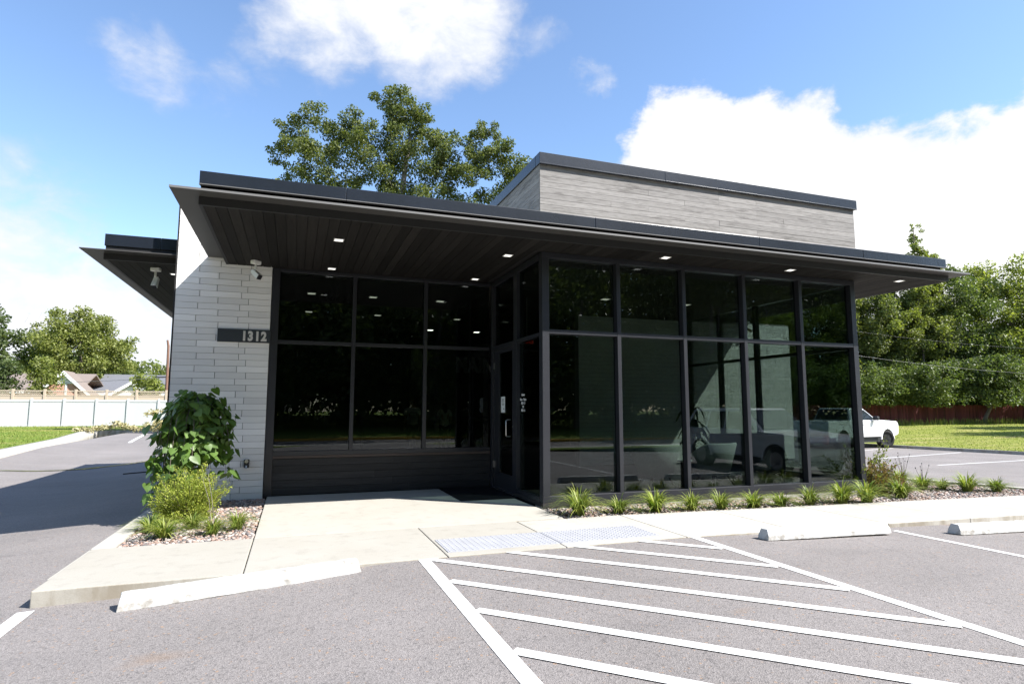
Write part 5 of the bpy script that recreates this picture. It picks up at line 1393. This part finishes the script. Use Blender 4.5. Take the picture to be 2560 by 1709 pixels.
def vehicle(name, label, loc, rz, prof, cabin, W_, axles, rw, paint, rimm, winds, cat, steer=0., scl=1.):
    t = thing(name, label, cat, loc, rz); t.scale = (scl,) * 3
    # body side profile with wheel arches (front towards +X)
    out = list(prof); ra = rw * 1.20
    low = []
    for ax in axles:                # from rear to front along the sill
        for k_ in range(11):
            a = math.pi - math.pi * k_ / 10; low.append((ax + ra * math.cos(a), max(prof[0][1], rw + ra * math.sin(a) * 1.0)))
    poly = low[::1]
    poly = [prof[0]] + low + prof[1:]
    b = MB(); b.prism(poly, -W_ / 2, W_ / 2, 'y'); bd = b.build('body', M[paint], t, bevel=.045)
    # cabin: lower ring wider than upper ring
    (xr0, xr1, xf1, xf0, zb, zt) = cabin; wb = W_ / 2 - .05; wt_ = W_ / 2 - .22
    c = MB(); c.hexa([(xr0, -wb, zb), (xf0, -wb, zb), (xf0, wb, zb), (xr0, wb, zb), (xr1, -wt_, zt), (xf1, -wt_, zt), (xf1, wt_, zt), (xr1, wt_, zt)]); c.build('cab', M[paint], t, bevel=.06)
    def side_pt(x, u, s_, e=.006):
        z = zb + (zt - zb) * u; y = wb + (wt_ - wb) * u + e; return (x, s_ * y, z)
    for s_ in (-1, 1):
        for (a0, a1, b1, b0) in winds:
            g_ = MB(); q = [side_pt(a0, .08, s_, -.02), side_pt(b0, .08, s_, -.02), side_pt(b1, .86, s_, -.02), side_pt(a1, .86, s_, -.02)]; q2 = [side_pt(a0, .08, s_, .008), side_pt(b0, .08, s_, .008), side_pt(b1, .86, s_, .008), side_pt(a1, .86, s_, .008)]
            g_.hexa(q + q2); g_.build('side_window', M['carglass'], t)
        MB().box(xf0 - .55, xf0 - .37, s_ * (W_ / 2 + .13) - .11, s_ * (W_ / 2 + .13) + .11, zb + .02, zb + .2).build('mirror', M['blackplastic'], t, bevel=.04)
        fx = prof[-1][0]
        MB().box(prof[2][0] - .22 if False else axles[1] + ra + .12, axles[1] + ra + .42, s_ * (W_ / 2 - .3) - .14, s_ * (W_ / 2 - .3) + .30 * s_ * s_ * .5 + .0, prof[3][1] - .2, prof[3][1] - .02).build('headlight', M['lens'], t, bevel=.03)
        MB().box(prof[-1][0] - .02, prof[-1][0] + .05, s_ * (W_ / 2 - .14) - .1, s_ * (W_ / 2 - .14) + .1, prof[-1][1] - .5, prof[-1][1] - .1).build('tail_light', M['redlens'], t, bevel=.02)
    for (xa, xb, e) in ((xf0, xf1, 1), (xr0, xr1, -1)):
        g_ = MB(); g_.hexa([(xa + (xb - xa) * .1 + .02 * e - .01, -wb + .12, zb + (zt - zb) * .1), (xa + (xb - xa) * .1 + .02 * e - .01, wb - .12, zb + (zt - zb) * .1), (xa + (xb - xa) * .9 + .02 * e - .01, wt_ - .06, zb + (zt - zb) * .9), (xa + (xb - xa) * .9 + .02 * e - .01, -wt_ + .06, zb + (zt - zb) * .9),
                             (xa + (xb - xa) * .1 + .035 * e - .01, -wb + .12, zb + (zt - zb) * .1 + .01), (xa + (xb - xa) * .1 + .035 * e - .01, wb - .12, zb + (zt - zb) * .1 + .01), (xa + (xb - xa) * .9 + .035 * e - .01, wt_ - .06, zb + (zt - zb) * .9 + .01), (xa + (xb - xa) * .9 + .035 * e - .01, -wt_ + .06, zb + (zt - zb) * .9 + .01)]); g_.build('windscreen' if e > 0 else 'rear_window', M['carglass'], t)
    MB().box(axles[0] - ra - .2, axles[1] + ra, -W_ / 2 + .15, W_ / 2 - .15, rw * .7, prof[0][1] + .1).build('underbody', M['blackplastic'], t)
    for ax in axles:
        for s_ in (-1, 1):
            wheel(t, ax, s_ * (W_ / 2 - .14), rw, .26, rimm).rotation_euler = (0, 0, R(steer) if ax > 0 else 0)
            k2 = MB()
            for q in range(11):
                a = math.pi * q / 10; k2.v += [(ax + (ra - .012) * math.cos(a), s_ * (W_ / 2 + .012), rw + (ra - .012) * math.sin(a)), (ax + (ra + .05) * math.cos(a), s_ * (W_ / 2 + .012), rw + (ra + .05) * math.sin(a)), (ax + (ra + .05) * math.cos(a), s_ * (W_ / 2 - .05), rw + (ra + .05) * math.sin(a)), (ax + (ra - .012) * math.cos(a), s_ * (W_ / 2 - .05), rw + (ra - .012) * math.sin(a))]
            for q in range(10):
                for e in range(4): k2.f.append((q * 4 + e, q * 4 + (e + 1) % 4, q * 4 + 4 + (e + 1) % 4, q * 4 + 4 + e))
            k2.build('arch_trim', M[paint], t)
        for s_ in (-1, 1):
            pass
    for s_ in (-1, 1):
        for dx in (.12, -1.0): MB().box(xf0 - 1.35 + dx, xf0 - 1.17 + dx, s_ * (W_ / 2 + .012) - .012, s_ * (W_ / 2 + .012) + .012, zb - .16, zb - .13).build('door_handle', M[paint], t)
    return t
# pick-up: profile clockwise from rear sill: (x, z)
truck_prof = [(-2.55, .52), (2.42, .55), (2.62, .62), (2.66, 1.02), (2.55, 1.20), (1.25, 1.27), (.8, 1.26), (-.95, 1.26), (-2.6, 1.24), (-2.66, .75)]
axt = (-1.62, 1.72)
a_ = Vector((24.1, 14.3)); 
vehicle('pickup_truck', 'white pickup truck parked by the right lawn, front wheel showing past the glass', (23.74, 15.88, za(25.6)), R(9.6), truck_prof, (-.95, -.75, .25, 1.12, 1.235, 1.80), 1.88, axt, .40, 'carwhite', 'rim', [(-.82, -.66, -.25, -.16), (-.08, -.15, .26, .92)], 'pickup', -22, 1.15)
suv_prof = [(-2.4, .42), (2.28, .42), (2.46, .55), (2.48, .86), (2.30, 1.0), (1.1, 1.09), (.7, 1.12), (-2.3, 1.12), (-2.45, .95)]
vehicle('parked_car', 'pale sport utility car parked outside the frame, mirrored in the glass front', (8.75, -5.1, za(8.7) - .02), R(90), suv_prof, (-2.36, -1.95, .15, 1.0, 1.08, 1.68), 1.86, (-1.45, 1.48), .37, 'carsilver', 'silverrim', [(-2.12, -1.86, -1.25, -1.3), (-1.2, -1.16, -.5, -.5), (-.42, -.42, .12, .72)], 'car')

# tree line and bank across the street, seen in the glass
wood('treeline', 90, lambda r: (-46 + 100 * r.random(), -29 - 9 * r.random(), .1), 13, 22, 'leafB', 'dark tree line across the street mirrored in the glass', 95, .34, 34)
wood('treeline_shrubs', 70, lambda r: (-46 + 100 * r.random(), -26 - 8 * r.random(), .1), 3, 6, 'leafB', 'dense shrubs under the tree line across the street', 96, .34, 60)
wood('treeline', 70, lambda r: (-60 + 130 * r.random(), -50 - 14 * r.random(), .1), 14, 24, 'leafB', 'second row of the wood across the street', 97, .75, 14)
trk = MB()
rr = random.Random(5)
for i in range(22):
    x = rr.uniform(-40, 48); y = rr.uniform(-36, -27); trk.tube([(x, y, -.2), (x + rr.uniform(-.3, .3), y, 4), (x + rr.uniform(-.6, .6), y, 9)], [.24, .19, .1], 7)
o = trk.build('tree_trunks', M['bark']); o['kind'] = 'stuff'; o['label'] = 'trunks of the tree line across the street'
